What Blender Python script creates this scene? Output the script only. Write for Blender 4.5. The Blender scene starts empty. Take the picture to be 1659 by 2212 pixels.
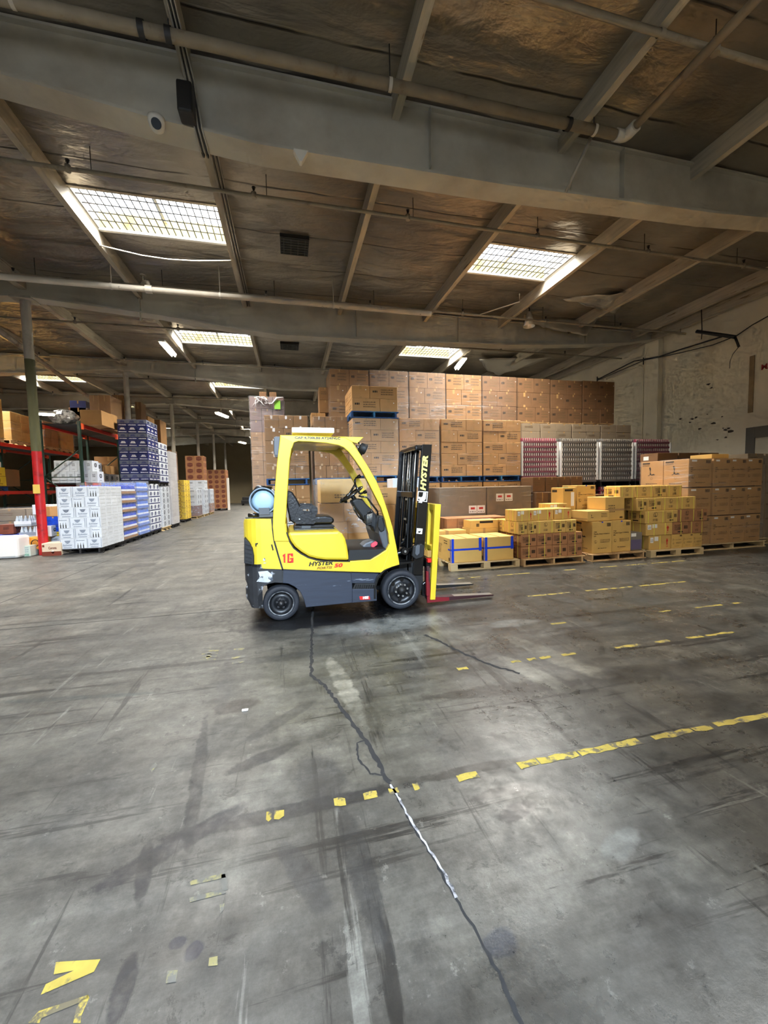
import bpy, bmesh, math, random
from mathutils import Vector, Matrix, noise
from math import pi, sin, cos, radians
rnd = random.Random(7)
COL = bpy.context.scene.collection
# ---------------------------------------------------------------- camera model
F_PX, YAW, PITCH, ROLL, EYE = 852.0, 0.23337, -0.0641, -0.01988, 1.52
IW, IH = 1659.0, 2212.0
_fw = Vector((sin(YAW), cos(YAW), 0)); _rt = Vector((cos(YAW), -sin(YAW), 0)); _up = Vector((0, 0, 1))
_f2 = _fw*cos(PITCH)+_up*sin(PITCH); _u2 = -_fw*sin(PITCH)+_up*cos(PITCH)
_r3 = _rt*cos(ROLL)+_u2*sin(ROLL); _u3 = -_rt*sin(ROLL)+_u2*cos(ROLL)
def ray(px, py):
    return _r3*((px-IW/2)/F_PX) - _u3*((py-IH/2)/F_PX) + _f2
def on(px, py, ax, val):
    """measure: where the sight line of a photo pixel meets the plane ax = val"""
    d = ray(px, py); i = 'xyz'.index(ax); o = Vector((0, 0, EYE)); t = (val-o[i])/d[i]
    return o + d*t
# ---------------------------------------------------------------- materials
MATS = {}
def nodes(m):
    m.use_nodes = True
    return m.node_tree.nodes, m.node_tree.links
def srgb(c):
    return tuple(((v/255)/12.92 if v/255 <= .04045 else ((v/255+.055)/1.055)**2.4) for v in c)
def mat(name, rgb, rough=.6, metal=0, var=.0, nscale=6, bump=0, bscale=30, objvar=0, spec=.5, rgb2=None, thr=.5, stretch=None, coat=0, w=.08):
    """plain surface; var = fine tone noise, rgb2 = second colour in patches"""
    if name in MATS: return MATS[name]
    m = bpy.data.materials.new(name); N, L = nodes(m); b = N['Principled BSDF']
    c = srgb(rgb); b.inputs['Roughness'].default_value = rough; b.inputs['Metallic'].default_value = metal
    b.inputs['Specular IOR Level'].default_value = spec; b.inputs['Coat Weight'].default_value = coat
    col = N.new('ShaderNodeRGB'); col.outputs[0].default_value = (*c, 1); out = col.outputs[0]
    tc = N.new('ShaderNodeTexCoord'); mp = N.new('ShaderNodeMapping'); L.new(tc.outputs['Object'], mp.inputs[0])
    if stretch: mp.inputs['Scale'].default_value = stretch
    if rgb2:
        n = N.new('ShaderNodeTexNoise'); n.inputs['Scale'].default_value = nscale*.7; n.inputs['Detail'].default_value = 6; n.inputs['Roughness'].default_value = .65
        L.new(mp.outputs[0], n.inputs[0])
        r = N.new('ShaderNodeMapRange'); r.inputs[1].default_value = thr-w; r.inputs[2].default_value = thr+w; L.new(n.outputs[0], r.inputs[0])
        x = N.new('ShaderNodeMixRGB'); L.new(r.outputs[0], x.inputs[0]); L.new(out, x.inputs[1]); x.inputs[2].default_value = (*srgb(rgb2), 1); out = x.outputs[0]
    if var or objvar:
        hs = N.new('ShaderNodeHueSaturation'); L.new(out, hs.inputs['Color']); out = hs.outputs[0]
        val = None
        if var:
            n = N.new('ShaderNodeTexNoise'); n.inputs['Scale'].default_value = nscale; n.inputs['Detail'].default_value = 5; L.new(mp.outputs[0], n.inputs[0])
            r = N.new('ShaderNodeMapRange'); r.inputs[1].default_value = .3; r.inputs[2].default_value = .7; r.inputs[3].default_value = 1-var; r.inputs[4].default_value = 1+var; L.new(n.outputs[0], r.inputs[0]); val = r.outputs[0]
        if objvar:
            oi = N.new('ShaderNodeObjectInfo'); r = N.new('ShaderNodeMapRange'); r.inputs[3].default_value = 1-objvar; r.inputs[4].default_value = 1+objvar; L.new(oi.outputs['Random'], r.inputs[0])
            if val:
                mu = N.new('ShaderNodeMath'); mu.operation = 'MULTIPLY'; L.new(val, mu.inputs[0]); L.new(r.outputs[0], mu.inputs[1]); val = mu.outputs[0]
            else: val = r.outputs[0]
        L.new(val, hs.inputs['Value'])
    L.new(out, b.inputs['Base Color'])
    if bump:
        n = N.new('ShaderNodeTexNoise'); n.inputs['Scale'].default_value = bscale; n.inputs['Detail'].default_value = 4; L.new(mp.outputs[0], n.inputs[0])
        bp = N.new('ShaderNodeBump'); bp.inputs['Strength'].default_value = bump; bp.inputs['Distance'].default_value = .02; L.new(n.outputs[0], bp.inputs['Height']); L.new(bp.outputs[0], b.inputs['Normal'])
    MATS[name] = m
    return m
def emis(name, rgb, s):
    if name in MATS: return MATS[name]
    m = bpy.data.materials.new(name); N, L = nodes(m); b = N['Principled BSDF']
    b.inputs['Base Color'].default_value = (.8, .8, .8, 1); b.inputs['Emission Color'].default_value = (*srgb(rgb), 1); b.inputs['Emission Strength'].default_value = s
    MATS[name] = m; return m
def film(name, dens=.5, tint=(235, 235, 238), stretch=(1, 1, 5), base=.08, scale=4):
    """clear stretch film: mostly see-through, with painted white streaks for the highlights on shiny folds"""
    if name in MATS: return MATS[name]
    m = bpy.data.materials.new(name); N, L = nodes(m); b = N['Principled BSDF']; o = N['Material Output']
    b.inputs['Base Color'].default_value = (*srgb(tint), 1); b.inputs['Roughness'].default_value = .18
    tc = N.new('ShaderNodeTexCoord'); mp = N.new('ShaderNodeMapping'); mp.inputs['Scale'].default_value = stretch; L.new(tc.outputs['Object'], mp.inputs[0])
    n = N.new('ShaderNodeTexNoise'); n.inputs['Scale'].default_value = scale; n.inputs['Detail'].default_value = 8; n.inputs['Roughness'].default_value = .7; n.inputs['Distortion'].default_value = .6; L.new(mp.outputs[0], n.inputs[0])
    n2 = N.new('ShaderNodeTexNoise'); n2.inputs['Scale'].default_value = 1.6; n2.inputs['Detail'].default_value = 2; L.new(tc.outputs['Object'], n2.inputs[0])
    r2 = N.new('ShaderNodeMapRange'); r2.inputs[1].default_value = .45; r2.inputs[2].default_value = .65; L.new(n2.outputs[0], r2.inputs[0])
    r = N.new('ShaderNodeMapRange'); r.inputs[1].default_value = .52; r.inputs[2].default_value = .8; L.new(n.outputs[0], r.inputs[0])
    mu = N.new('ShaderNodeMath'); mu.operation = 'MULTIPLY'; L.new(r.outputs[0], mu.inputs[0]); L.new(r2.outputs[0], mu.inputs[1])
    ma = N.new('ShaderNodeMath'); ma.operation = 'MULTIPLY_ADD'; L.new(mu.outputs[0], ma.inputs[0]); ma.inputs[1].default_value = dens; ma.inputs[2].default_value = base
    bp = N.new('ShaderNodeBump'); bp.inputs['Strength'].default_value = .8; bp.inputs['Distance'].default_value = .05; L.new(n.outputs[0], bp.inputs['Height']); L.new(bp.outputs[0], b.inputs['Normal'])
    t = N.new('ShaderNodeBsdfTransparent'); t.inputs[0].default_value = (.96, .96, .96, 1)
    mx = N.new('ShaderNodeMixShader'); L.new(ma.outputs[0], mx.inputs[0]); L.new(t.outputs[0], mx.inputs[1]); L.new(b.outputs[0], mx.inputs[2]); L.new(mx.outputs[0], o.inputs[0])
    MATS[name] = m; return m
# ---------------------------------------------------------------- mesh builder
_TXT = {}
def text_geo(s, bold=.0, shear=0):
    k = (s, bold, shear)
    if k in _TXT: return _TXT[k]
    cu = bpy.data.curves.new('txt', 'FONT'); cu.body = s; cu.offset = bold; cu.shear = shear; cu.align_x = 'LEFT'; cu.resolution_u = 2
    ob = bpy.data.objects.new('txt', cu); COL.objects.link(ob)
    dg = bpy.context.evaluated_depsgraph_get(); dg.update(); me = ob.evaluated_get(dg).to_mesh()
    vs = [(v.co.x, v.co.y) for v in me.vertices]; fs = [tuple(p.vertices) for p in me.polygons]
    ob.to_mesh_clear(); COL.objects.unlink(ob); bpy.data.objects.remove(ob); bpy.data.curves.remove(cu)
    x0 = min(v[0] for v in vs); x1 = max(v[0] for v in vs); y0 = min(v[1] for v in vs); y1 = max(v[1] for v in vs)
    vs = [((x-x0)/(x1-x0), (y-y0)/(y1-y0)) for x, y in vs]
    _TXT[k] = (vs, fs, (x1-x0)/(y1-y0)); return _TXT[k]
class MB:
    def __init__(s): s.v = []; s.f = []; s.m = []; s.sm = []; s.mats = []
    def mi(s, m):
        if m not in s.mats: s.mats.append(m)
        return s.mats.index(m)
    def add(s, vs, fs, m, smooth=False):
        k = len(s.v); s.v += [tuple(v) for v in vs]; i = s.mi(m)
        for f in fs: s.f.append(tuple(a+k for a in f)); s.m.append(i); s.sm.append(smooth)
        return s
    def box(s, x0, x1, y0, y1, z0, z1, m, ch=0):
        if ch:   # chamfered in every edge
            c = ch; b = bmesh.new(); bmesh.ops.create_cube(b, size=1)
            for v in b.verts: v.co = Vector(((x0+x1)/2+v.co.x*(x1-x0), (y0+y1)/2+v.co.y*(y1-y0), (z0+z1)/2+v.co.z*(z1-z0)))
            bmesh.ops.bevel(b, geom=b.edges[:], offset=c, segments=1 if c < .02 else 2, affect='EDGES', profile=.5)
            b.verts.index_update(); s.add([v.co[:] for v in b.verts], [[v.index for v in f.verts] for f in b.faces], m); b.free(); return s
        vs = [(x0, y0, z0), (x1, y0, z0), (x1, y1, z0), (x0, y1, z0), (x0, y0, z1), (x1, y0, z1), (x1, y1, z1), (x0, y1, z1)]
        return s.add(vs, [(0, 3, 2, 1), (4, 5, 6, 7), (0, 1, 5, 4), (1, 2, 6, 5), (2, 3, 7, 6), (3, 0, 4, 7)], m)
    def prism(s, pts, a, b, m, axis='y', bev=0):
        """polygon (p,q) extruded along an axis; y: (x,z), x: (y,z), z: (x,y)"""
        def co(p, t): return {'y': (p[0], t, p[1]), 'x': (t, p[0], p[1]), 'z': (p[0], p[1], t)}[axis]
        n = len(pts)
        if bev:
            bm = bmesh.new(); A = [bm.verts.new(co(p, a)) for p in pts]; B = [bm.verts.new(co(p, b)) for p in pts]
            bm.faces.new(A); bm.faces.new(B[::-1])
            for i in range(n): bm.faces.new((A[i], B[i], B[(i+1) % n], A[(i+1) % n]))
            bmesh.ops.recalc_face_normals(bm, faces=bm.faces[:])
            es = [e for e in bm.edges if (len(e.link_faces) == 2 and e.calc_face_angle(0) > .9)]
            bmesh.ops.bevel(bm, geom=es, offset=bev, segments=2, affect='EDGES', profile=.5, clamp_overlap=True)
            bmesh.ops.triangulate(bm, faces=[f for f in bm.faces if len(f.verts) > 4])
            bm.verts.index_update(); s.add([v.co[:] for v in bm.verts], [[v.index for v in f.verts] for f in bm.faces], m); bm.free(); return s
        vs = [co(p, a) for p in pts]+[co(p, b) for p in pts]
        return s.add(vs, [tuple(range(n)), tuple(range(2*n-1, n-1, -1))]+[(i, i+n, (i+1) % n+n, (i+1) % n) for i in range(n)], m)
    def tube(s, pts, r, m, n=8, cap=True, smooth=True):
        pts = [Vector(p) for p in pts]; rr = r if isinstance(r, (list, tuple)) else [r]*len(pts); vs = []; fs = []
        for i, p in enumerate(pts):
            d = (pts[min(i+1, len(pts)-1)]-pts[max(i-1, 0)]).normalized()
            a = Vector((0, 0, 1)) if abs(d.z) < .9 else Vector((1, 0, 0)); u = d.cross(a).normalized(); w = d.cross(u)
            vs += [(p+u*(rr[i]*cos(2*pi*k/n))+w*(rr[i]*sin(2*pi*k/n)))[:] for k in range(n)]
        for i in range(len(pts)-1):
            for k in range(n): fs.append((i*n+k, i*n+(k+1) % n, (i+1)*n+(k+1) % n, (i+1)*n+k))
        s.add(vs, fs, m, smooth)
        if cap: s.add(vs[:n], [tuple(range(n))], m); s.add(vs[-n:], [tuple(range(n))], m)
        return s
    def lathe(s, prof, c, m, axis='y', n=32, smooth=True):
        """profile [(radius, along)] turned round an axis through c"""
        vs = []; fs = []
        for r, t in prof:
            for k in range(n):
                a = 2*pi*k/n; p, q = r*cos(a), r*sin(a)
                vs.append({'y': (c[0]+p, c[1]+t, c[2]+q), 'x': (c[0]+t, c[1]+p, c[2]+q), 'z': (c[0]+p, c[1]+q, c[2]+t)}[axis])
        for i in range(len(prof)-1):
            for k in range(n): fs.append((i*n+k, i*n+(k+1) % n, (i+1)*n+(k+1) % n, (i+1)*n+k))
        return s.add(vs, fs, m, smooth)
    def text(s, t, o, u, v, h, m, bold=0, shear=0, width=None):
        """flat lettering: o = lower left corner, u/v = right and up directions"""
        g, fs, asp = text_geo(t, bold, shear); o, u, v = Vector(o), Vector(u), Vector(v); wd = width if width else h*asp
        return s.add([(o+u*(x*wd)+v*(y*h))[:] for x, y in g], fs, m)
    def build(s, name, parent=None, loc=None, smooth_all=False):
        me = bpy.data.meshes.new(name); me.from_pydata(s.v, [], s.f)
        for m in s.mats: me.materials.append(m)
        me.polygons.foreach_set('material_index', s.m)
        me.polygons.foreach_set('use_smooth', [True]*len(s.f) if smooth_all else s.sm); me.update()
        bm = bmesh.new(); bm.from_mesh(me); bmesh.ops.remove_doubles(bm, verts=bm.verts, dist=1e-6)
        if not getattr(s, 'keep', False): bmesh.ops.recalc_face_normals(bm, faces=bm.faces[:])
        bm.to_mesh(me); bm.free()
        return link(name, me, parent, loc)
def link(name, me, parent=None, loc=None):
    o = bpy.data.objects.new(name, me); COL.objects.link(o)
    if parent: o.parent = parent
    if loc: o.location = loc
    return o
def T(o, label, cat, group=None, kind=None):
    o['label'] = label; o['category'] = cat
    if group: o['group'] = group
    if kind: o['kind'] = kind
    return o
def S(o, label=None):
    o['kind'] = 'structure'
    if label: o['label'] = label
    return o
def empty(name, loc=(0, 0, 0), rz=0):
    o = bpy.data.objects.new(name, None); COL.objects.link(o); o.location = loc; o.rotation_euler[2] = rz; o.empty_display_size = .1
    return o
def copy_tree(o, loc=None, rz=None, parent=None):
    c = o.copy(); COL.objects.link(c)
    if parent: c.parent = parent
    if loc is not None: c.location = loc
    if rz is not None: c.rotation_euler[2] = rz
    for ch in o.children: copy_tree(ch, parent=c)
    return c
ORD = ['bottom', 'second', 'third', 'fourth', 'fifth', 'sixth', 'seventh', 'eighth', 'ninth', 'tenth', 'eleventh', 'twelfth']
def row_word(i, n): return 'top' if (i == n-1 and n > 1) else ORD[i]
def col_word(i, n):
    if n == 1: return ''
    if i == 0: return 'leftmost'
    if i == n-1: return 'rightmost'
    return ORD[i]+' from left'
# ================================================================ the building
RZ = 6.66                                     # underside of the roof insulation
BEAM_Y = [-.72, 5.4, 11.45, 17.4, 23.45, 29.5, 35.4, 41.4]
PUR_X = [-23.5, -21, -18.5, -16, -13.5, -11.0, -8.5, -6.0, -3.5, -1.0, 1.53, 4.05, 6.5, 9.0, 11.5]
XL, XR, YB, YF = -24.5, 12.6, 47.0, -.9
m_white = mat('painted steel', (176, 170, 158), .55, var=.12, nscale=2.5, rgb2=(128, 120, 104), thr=.62, w=.1)
m_beam = mat('girder paint', (192, 188, 174), .6, var=.14, nscale=1.2, rgb2=(170, 162, 146), thr=.58, w=.12, bump=.1, bscale=3)
m_wood = mat('painted purlin', (186, 176, 156), .7, var=.15, nscale=3, rgb2=(120, 96, 66), thr=.66, w=.03, stretch=(6, .6, 6))
m_pipe = mat('pipe', (150, 140, 122), .5, var=.15, nscale=4, rgb2=(104, 82, 60), thr=.63)
m_pipew = mat('pipe white', (205, 198, 184), .45, var=.1, nscale=3, rgb2=(96, 84, 68), thr=.66, w=.03)
m_dark = mat('black iron', (30, 28, 26), .5)
m_wall = mat('wall plaster', (238, 228, 204), .85, var=.06, nscale=.8, rgb2=(208, 196, 168), thr=.66, w=.14, bump=.15, bscale=8)
m_wallb = mat('back wall', (160, 146, 116), .9, var=.1, nscale=.6)
# floor -------------------------------------------------------------
def floor_material():
    m = bpy.data.materials.new('worn concrete'); N, L = nodes(m); b = N['Principled BSDF']
    tc = N.new('ShaderNodeTexCoord'); P = tc.outputs['Object']
    def noi(sc, det=6, ro=.6, st=None, rot=0, dist=0, loc=(0, 0, 0)):
        mp = N.new('ShaderNodeMapping'); L.new(P, mp.inputs[0]); mp.inputs['Location'].default_value = loc
        if st: mp.inputs['Scale'].default_value = st
        mp.inputs['Rotation'].default_value = (0, 0, rot)
        n = N.new('ShaderNodeTexNoise'); n.inputs['Scale'].default_value = sc; n.inputs['Detail'].default_value = det; n.inputs['Roughness'].default_value = ro; n.inputs['Distortion'].default_value = dist
        L.new(mp.outputs[0], n.inputs[0]); return n.outputs[0]
    def rng(x, a, c, lo=0, hi=1):
        r = N.new('ShaderNodeMapRange'); L.new(x, r.inputs[0]); r.inputs[1].default_value = a; r.inputs[2].default_value = c; r.inputs[3].default_value = lo; r.inputs[4].default_value = hi; return r.outputs[0]
    def mth(op, x, y):
        n = N.new('ShaderNodeMath'); n.operation = op
        for i, q in enumerate((x, y)):
            if isinstance(q, (int, float)): n.inputs[i].default_value = q
            else: L.new(q, n.inputs[i])
        return n.outputs[0]
    def mix(f, a, c, mode='MIX'):
        x = N.new('ShaderNodeMixRGB'); x.blend_type = mode
        for i, q in enumerate((f, a, c)):
            if isinstance(q, (int, float)): x.inputs[i].default_value = q
            elif isinstance(q, tuple): x.inputs[i].default_value = (*srgb(q), 1)
            else: L.new(q, x.inputs[i])
        return x.outputs[0]
    big = noi(.35, 3, .5); mid = noi(1.6, 8, .65, dist=.4); fine = noi(14, 6, .7); grit = noi(90, 3, .8)
    c = mix(rng(big, .35, .65), (112, 110, 106), (139, 134, 125))
    c = mix(rng(mid, .42, .68), c, (94, 94, 92)); c = mix(mth('MULTIPLY', rng(noi(2.3, 8, .7, loc=(5, 2, 0)), .52, .68), .6), c, (160, 156, 146))
    # pale spalls, dark rubber and oil
    c = mix(mth('MULTIPLY', rng(noi(.9, 9, .72, loc=(3, 9, 0), dist=.5), .57, .66), .55), c, (54, 54, 56))
    c = mix(mth('MULTIPLY', rng(noi(1.1, 6, .7, st=(.35, 2.6, 1), rot=.06), .58, .7), .5), c, (62, 62, 62))
    c = mix(mth('MULTIPLY', rng(noi(1.3, 7, .7, st=(2.8, .3, 1), rot=.1, loc=(4, 1, 0)), .6, .7), .45), c, (66, 64, 62))
    c = mix(mth('MULTIPLY', rng(noi(3.2, 5, .75, loc=(1, 1, 0)), .64, .7), .5), c, (46, 46, 50))
    for st_, ro_, lo_, a_, cc_, k_ in (((.45, 9, 1), .1, (1, 5, 0), .585, (26, 27, 30), .8), ((8, .5, 1), .16, (7, 2, 0), .595, (30, 30, 33), .75), ((.5, 7, 1), -.5, (3, 3, 0), .62, (34, 34, 36), .6), ((6, .45, 1), -.25, (8, 8, 0), .62, (198, 196, 188), .5), ((.4, 8, 1), .3, (2, 9, 0), .66, (196, 194, 186), .45)):
        c = mix(mth('MULTIPLY', rng(noi(.8, 6, .72, st=st_, rot=ro_, loc=lo_, dist=.25), a_, a_+.035), k_), c, cc_)
    c = mix(mth('MULTIPLY', rng(noi(5, 7, .8, loc=(6, 4, 0), dist=.3), .585, .62), .6), c, (36, 37, 40)); c = mix(mth('MULTIPLY', rng(noi(6, 7, .8, loc=(16, 14, 0)), .61, .65), .5), c, (190, 188, 180))
    c = mix(rng(grit, .3, .7, 0, .22), c, (70, 68, 64)); c = mix(rng(fine, .45, .75, 0, .35), c, (84, 82, 78))
    # marks with a place of their own, and painted shade under the forklift: (x, y, rx, ry, turn, colour, strength)
    ns = N.new('ShaderNodeTexNoise'); ns.inputs['Scale'].default_value = 7; ns.inputs['Detail'].default_value = 8; ns.inputs['Roughness'].default_value = .75; L.new(P, ns.inputs[0])
    ad = N.new('ShaderNodeVectorMath'); ad.operation = 'MULTIPLY_ADD'; L.new(ns.outputs['Color'], ad.inputs[0]); ad.inputs[1].default_value = (1.5, 1.5, 0); ad.inputs[2].default_value = (-.75, -.75, 0)
    B = [(1.0, 4.15, .62, .22, 0, (186, 190, 190), .75), (.35, 3.0, .07, .5, .12, (188, 184, 172), .75), (1.35, 3.6, .5, .2, .1, (160, 160, 150), .4),
         (.55, 4.95, 1.35, .6, 0, (20, 22, 26), 1.3), (0.1, 4.45, .75, .16, 0, (26, 28, 34), 1.2), (1.9, 4.45, .5, .08, 0, (44, 44, 48), .7),  # leading dark blobs paint the shade beneath and beside the forklift
         (-.42, 2.86, .15, .09, 0, (58, 52, 52), .85), (-.05, 1.83, .6, .045, .02, (44, 46, 52), .8), (-.52, 1.78, .3, .05, .5, (42, 44, 52), .8), (.9, 1.86, .35, .035, 0, (44, 42, 40), .75),
         (-.53, 2.2, .035, .55, .12, (48, 50, 54), .8), (-.62, 1.68, .03, .16, .2, (40, 42, 48), .85), (-.55, 1.28, .03, .09, .1, (36, 40, 50), .85), (.98, 1.56, .1, .045, .2, (62, 60, 62), .9), (.96, 1.68, .16, .03, 0, (58, 56, 56), .85),
         (.22, 1.5, .05, .32, .1, (60, 62, 66), .55), (.0, 1.5, .05, .2, .5, (66, 68, 74), .5), (-.36, 1.33, .03, .03, 0, (48, 52, 74), .8), (-.42, 1.37, .03, .02, 0, (48, 52, 74), .7), (.63, 1.1, .06, .045, 0, (78, 82, 92), .7),
         (1.55, 2.55, .7, .08, -.08, (58, 56, 54), .7), (2.2, 3.0, .12, .5, .3, (176, 172, 160), .55), (1.85, 2.7, .1, .35, .2, (170, 166, 154), .5), (2.35, 3.8, .3, .1, 0, (170, 172, 170), .5), (.9, 3.1, .9, .07, .05, (60, 60, 62), .6),
         (-.55, 3.4, .06, .6, .05, (84, 84, 86), .5), (.2, 3.6, .9, .08, .02, (58, 60, 64), .5), (-.2, 2.25, .2, .05, .4, (42, 44, 50), .8), (-1.6, 3.3, .6, .03, -.15, (74, 84, 84), .6), (0.6, 2.5, .3, .2, .3, (150, 146, 134), .4),
         (.55, 2.05, .25, .2, 0, (126, 122, 114), .5), (-.1, 2.6, .3, .05, .7, (64, 64, 68), .6), (.1, 2.0, .12, .2, .3, (66, 66, 70), .6), (1.3, 1.3, .12, .05, .3, (150, 150, 146), .5), (2.6, 5.0, 1.2, .1, .03, (92, 90, 84), .4), (2.55, 2.5, .35, .14, 0, (60, 56, 50), .4)]
    for x, y, rx, ry, a, cc, st in B:
        mp = N.new('ShaderNodeMapping'); mp.vector_type = 'TEXTURE'; mp.inputs['Location'].default_value = (x, y, 0); mp.inputs['Rotation'].default_value = (0, 0, a); mp.inputs['Scale'].default_value = (rx, ry, 1)
        L.new(P, mp.inputs[0]); av = N.new('ShaderNodeVectorMath'); av.operation = 'ADD'; L.new(mp.outputs[0], av.inputs[0]); L.new(ad.outputs[0], av.inputs[1]); ln = N.new('ShaderNodeVectorMath'); ln.operation = 'LENGTH'; L.new(av.outputs[0], ln.inputs[0])
        k = mth('MULTIPLY', rng(ln.outputs['Value'], .7 if rx > .4 and ry > .2 else .85, 1.3 if rx > .4 and ry > .2 else 1.12, 1, 0), mth('MULTIPLY', rng(fine, .2, .55, .5, 1), min(st*1.15, 1.3))); c = mix(k, c, cc)
    dk = N.new('ShaderNodeMixRGB'); dk.blend_type = 'MULTIPLY'; dk.inputs[0].default_value = 1; L.new(c, dk.inputs[1]); dk.inputs[2].default_value = (.385, .39, .38, 1); c = dk.outputs[0]
    cl = noi(2.6, 9, .78, loc=(2, 7, 0)); sw = noi(1.7, 7, .75, st=(.4, 2.2, 1), rot=.12, loc=(9, 3, 0)); tone = mth('MULTIPLY', rng(cl, .33, .67, .4, 1.42), rng(sw, .36, .64, .6, 1.25)); tone = mth('MULTIPLY', tone, rng(noi(26, 8, .8), .3, .7, .8, 1.18))
    hv = N.new('ShaderNodeHueSaturation'); L.new(c, hv.inputs['Color']); L.new(tone, hv.inputs['Value']); c = hv.outputs[0]
    L.new(c, b.inputs['Base Color'])
    rr = mth('ADD', rng(mid, .3, .7, .2, .42), rng(fine, .3, .7, -.05, .1)); sxyz = N.new('ShaderNodeSeparateXYZ'); L.new(P, sxyz.inputs[0]); rr = mth('ADD', rr, rng(sxyz.outputs[0], -.6, .7, .17, 0)); L.new(rr, b.inputs['Roughness'])
    b.inputs['Specular IOR Level'].default_value = .55
    bp = N.new('ShaderNodeBump'); bp.inputs['Strength'].default_value = .22; bp.inputs['Distance'].default_value = .012
    L.new(mth('ADD', mth('MULTIPLY', fine, .5), mth('MULTIPLY', mid, .8)), bp.inputs['Height']); L.new(bp.outputs[0], b.inputs['Normal'])
    return m
S(MB().box(XL, XR, -6, YB, -.3, 0, floor_material()).build('floor'), 'worn grey concrete warehouse floor with stains and scuffs')
m_crack = mat('crack filler', (26, 27, 29), .9, var=.2, nscale=20, rgb2=(90, 90, 92), thr=.66, w=.02)
m_joint = mat('joint dark', (38, 37, 36), .9)
m_ypaint = mat('floor yellow', (150, 134, 54), .7, var=.2, nscale=14, rgb2=(84, 78, 60), thr=.54, w=.03)
def ribbon(mb, pts, w, z, m, jit=0, step=.03):
    P = [Vector((p[0], p[1], 0)) for p in pts]; Q = []
    for a, c in zip(P, P[1:]):
        n = max(1, int((c-a).length/step))
        for i in range(n): Q.append(a.lerp(c, i/n))
    Q.append(P[-1]); vs = []; fs = []
    for i, p in enumerate(Q):
        d = (Q[min(i+1, len(Q)-1)]-Q[max(0, i-1)]).normalized(); n = Vector((-d.y, d.x, 0)); p = p+n*rnd.uniform(-jit, jit); ww = w*rnd.uniform(.6, 1.3)
        vs += [(p+n*ww/2+Vector((0, 0, z)))[:], (p-n*ww/2+Vector((0, 0, z)))[:]]
    for i in range(len(Q)-1): fs.append((2*i, 2*i+1, 2*i+3, 2*i+2))
    mb.add(vs, fs, m)
cr = [(.3, 5.6), (.219, 4.79), (.118, 3.168), (.207, 2.988), (.312, 2.571), (.393, 2.246), (.446, 1.886), (.485, 1.616), (.528, 1.412), (.546, 1.269), (.568, 1.146), (.58, 1.031), (.583, .908), (.6, .7), (.62, .2)]
mb = MB(); ribbon(mb, cr[:7], .026, .0015, m_crack, .007, .025); ribbon(mb, cr[6:], .013, .0015, m_crack, .005, .02); ribbon(mb, [(.452, 1.87), (.488, 1.616), (.531, 1.412), (.549, 1.269)], .011, .0018, mat('crack lime', (150, 150, 154), .9, rgb2=(60, 60, 64), thr=.56, nscale=30), .004, .02); ribbon(mb, [(.393, 2.246), (.336, 2.24), (.325, 2.098), (.365, 1.969), (.434, 1.94)], .012, .0014, m_crack, .004, .02)
ribbon(mb, [(1.3, 3.75), (1.45, 3.3), (1.6, 2.95), (1.75, 2.75)], .03, .0013, m_crack, .012, .03)
S(mb.build('floor_crack'), 'long patched crack wandering across the concrete floor')
mb = MB(); mb.box(XL, -.6, 5.225, 5.237, .0005, .0015, m_joint); mb.box(XL, XR, 11.9, 11.91, .0005, .0015, m_joint); mb.box(XL, XR, 18.2, 18.215, .0005, .0015, m_joint); mb.box(-4.0, -3.988, 5.3, YB, .0005, .0015, m_joint)
S(mb.build('floor_joint'), 'straight saw-cut joints in the floor')
def dashes(name, y, segs, w):
    mb = MB()
    for a, c in segs:
        p, q = on(a, 1400, 'y', y), on(c, 1400, 'y', y); x0, x1 = p.x, q.x; n = max(2, int((x1-x0)/.05)); top = []; bot = []
        for i in range(n+1):
            x = x0+(x1-x0)*i/n; top.append((x, y+w/2+rnd.uniform(-.22, .1)*w, .0018)); bot.append((x, y-w/2+rnd.uniform(-.1, .22)*w, .0018))
        mb.add(top+bot, [(i, i+1, n+2+i, n+1+i) for i in range(n)], m_ypaint)
    S(mb.build(name), 'worn yellow dashed line painted on the floor')
dashes('floor_marking', 1.823, [(560, 572), (578, 600), (712, 737), (778, 808), (834, 855), (888, 900), (985, 1030), (1120, 1162), (1165, 1250), (1254, 1385), (1415, 1500), (1503, 1540), (1552, 1680)], .05)
dashes('floor_marking', 2.95, [(988, 1010), (1104, 1124), (1140, 1158), (1166, 1192), (1214, 1244), (1329, 1381), (1416, 1445), (1484, 1516), (1524, 1582)], .045)
dashes('floor_marking', 4.66, [(1140, 1180), (1182, 1230), (1264, 1329), (1333, 1362), (1378, 1476)], .05)
dashes('floor_marking', 3.65, [(1420, 1448), (1500, 1556), (1190, 1222), (1580, 1598)], .04)
dashes('floor_marking', 5.9, [(990, 1005), (1018, 1040), (1074, 1108), (1112, 1144), (1217, 1242), (1294, 1330), (1350, 1392), (1402, 1440), (1446, 1476)], .045)
m_yfaint = mat('faint yellow', (122, 116, 78), .75, var=.2, nscale=18, rgb2=(88, 87, 82), thr=.47, w=.05)
def floor_poly(mb, pix, m, z=.0017): mb.add([(on(x, y, 'z', 0)+Vector((0, 0, z)))[:] for x, y in pix], [tuple(range(len(pix)))], m)
mb = MB()   # letters seen on their side: N O in front, D further off
floor_poly(mb, [(121, 2079), (217, 2073), (203, 2100), (88, 2150), (99, 2127), (160, 2097), (116, 2106)], m_ypaint)
for q in ([(60, 2211), (84, 2185), (190, 2150), (193, 2158), (90, 2200), (85, 2211)], [(190, 2150), (193, 2156), (176, 2195), (174, 2211), (158, 2211), (165, 2180), (176, 2160)]): floor_poly(mb, q, m_ypaint)
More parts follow.
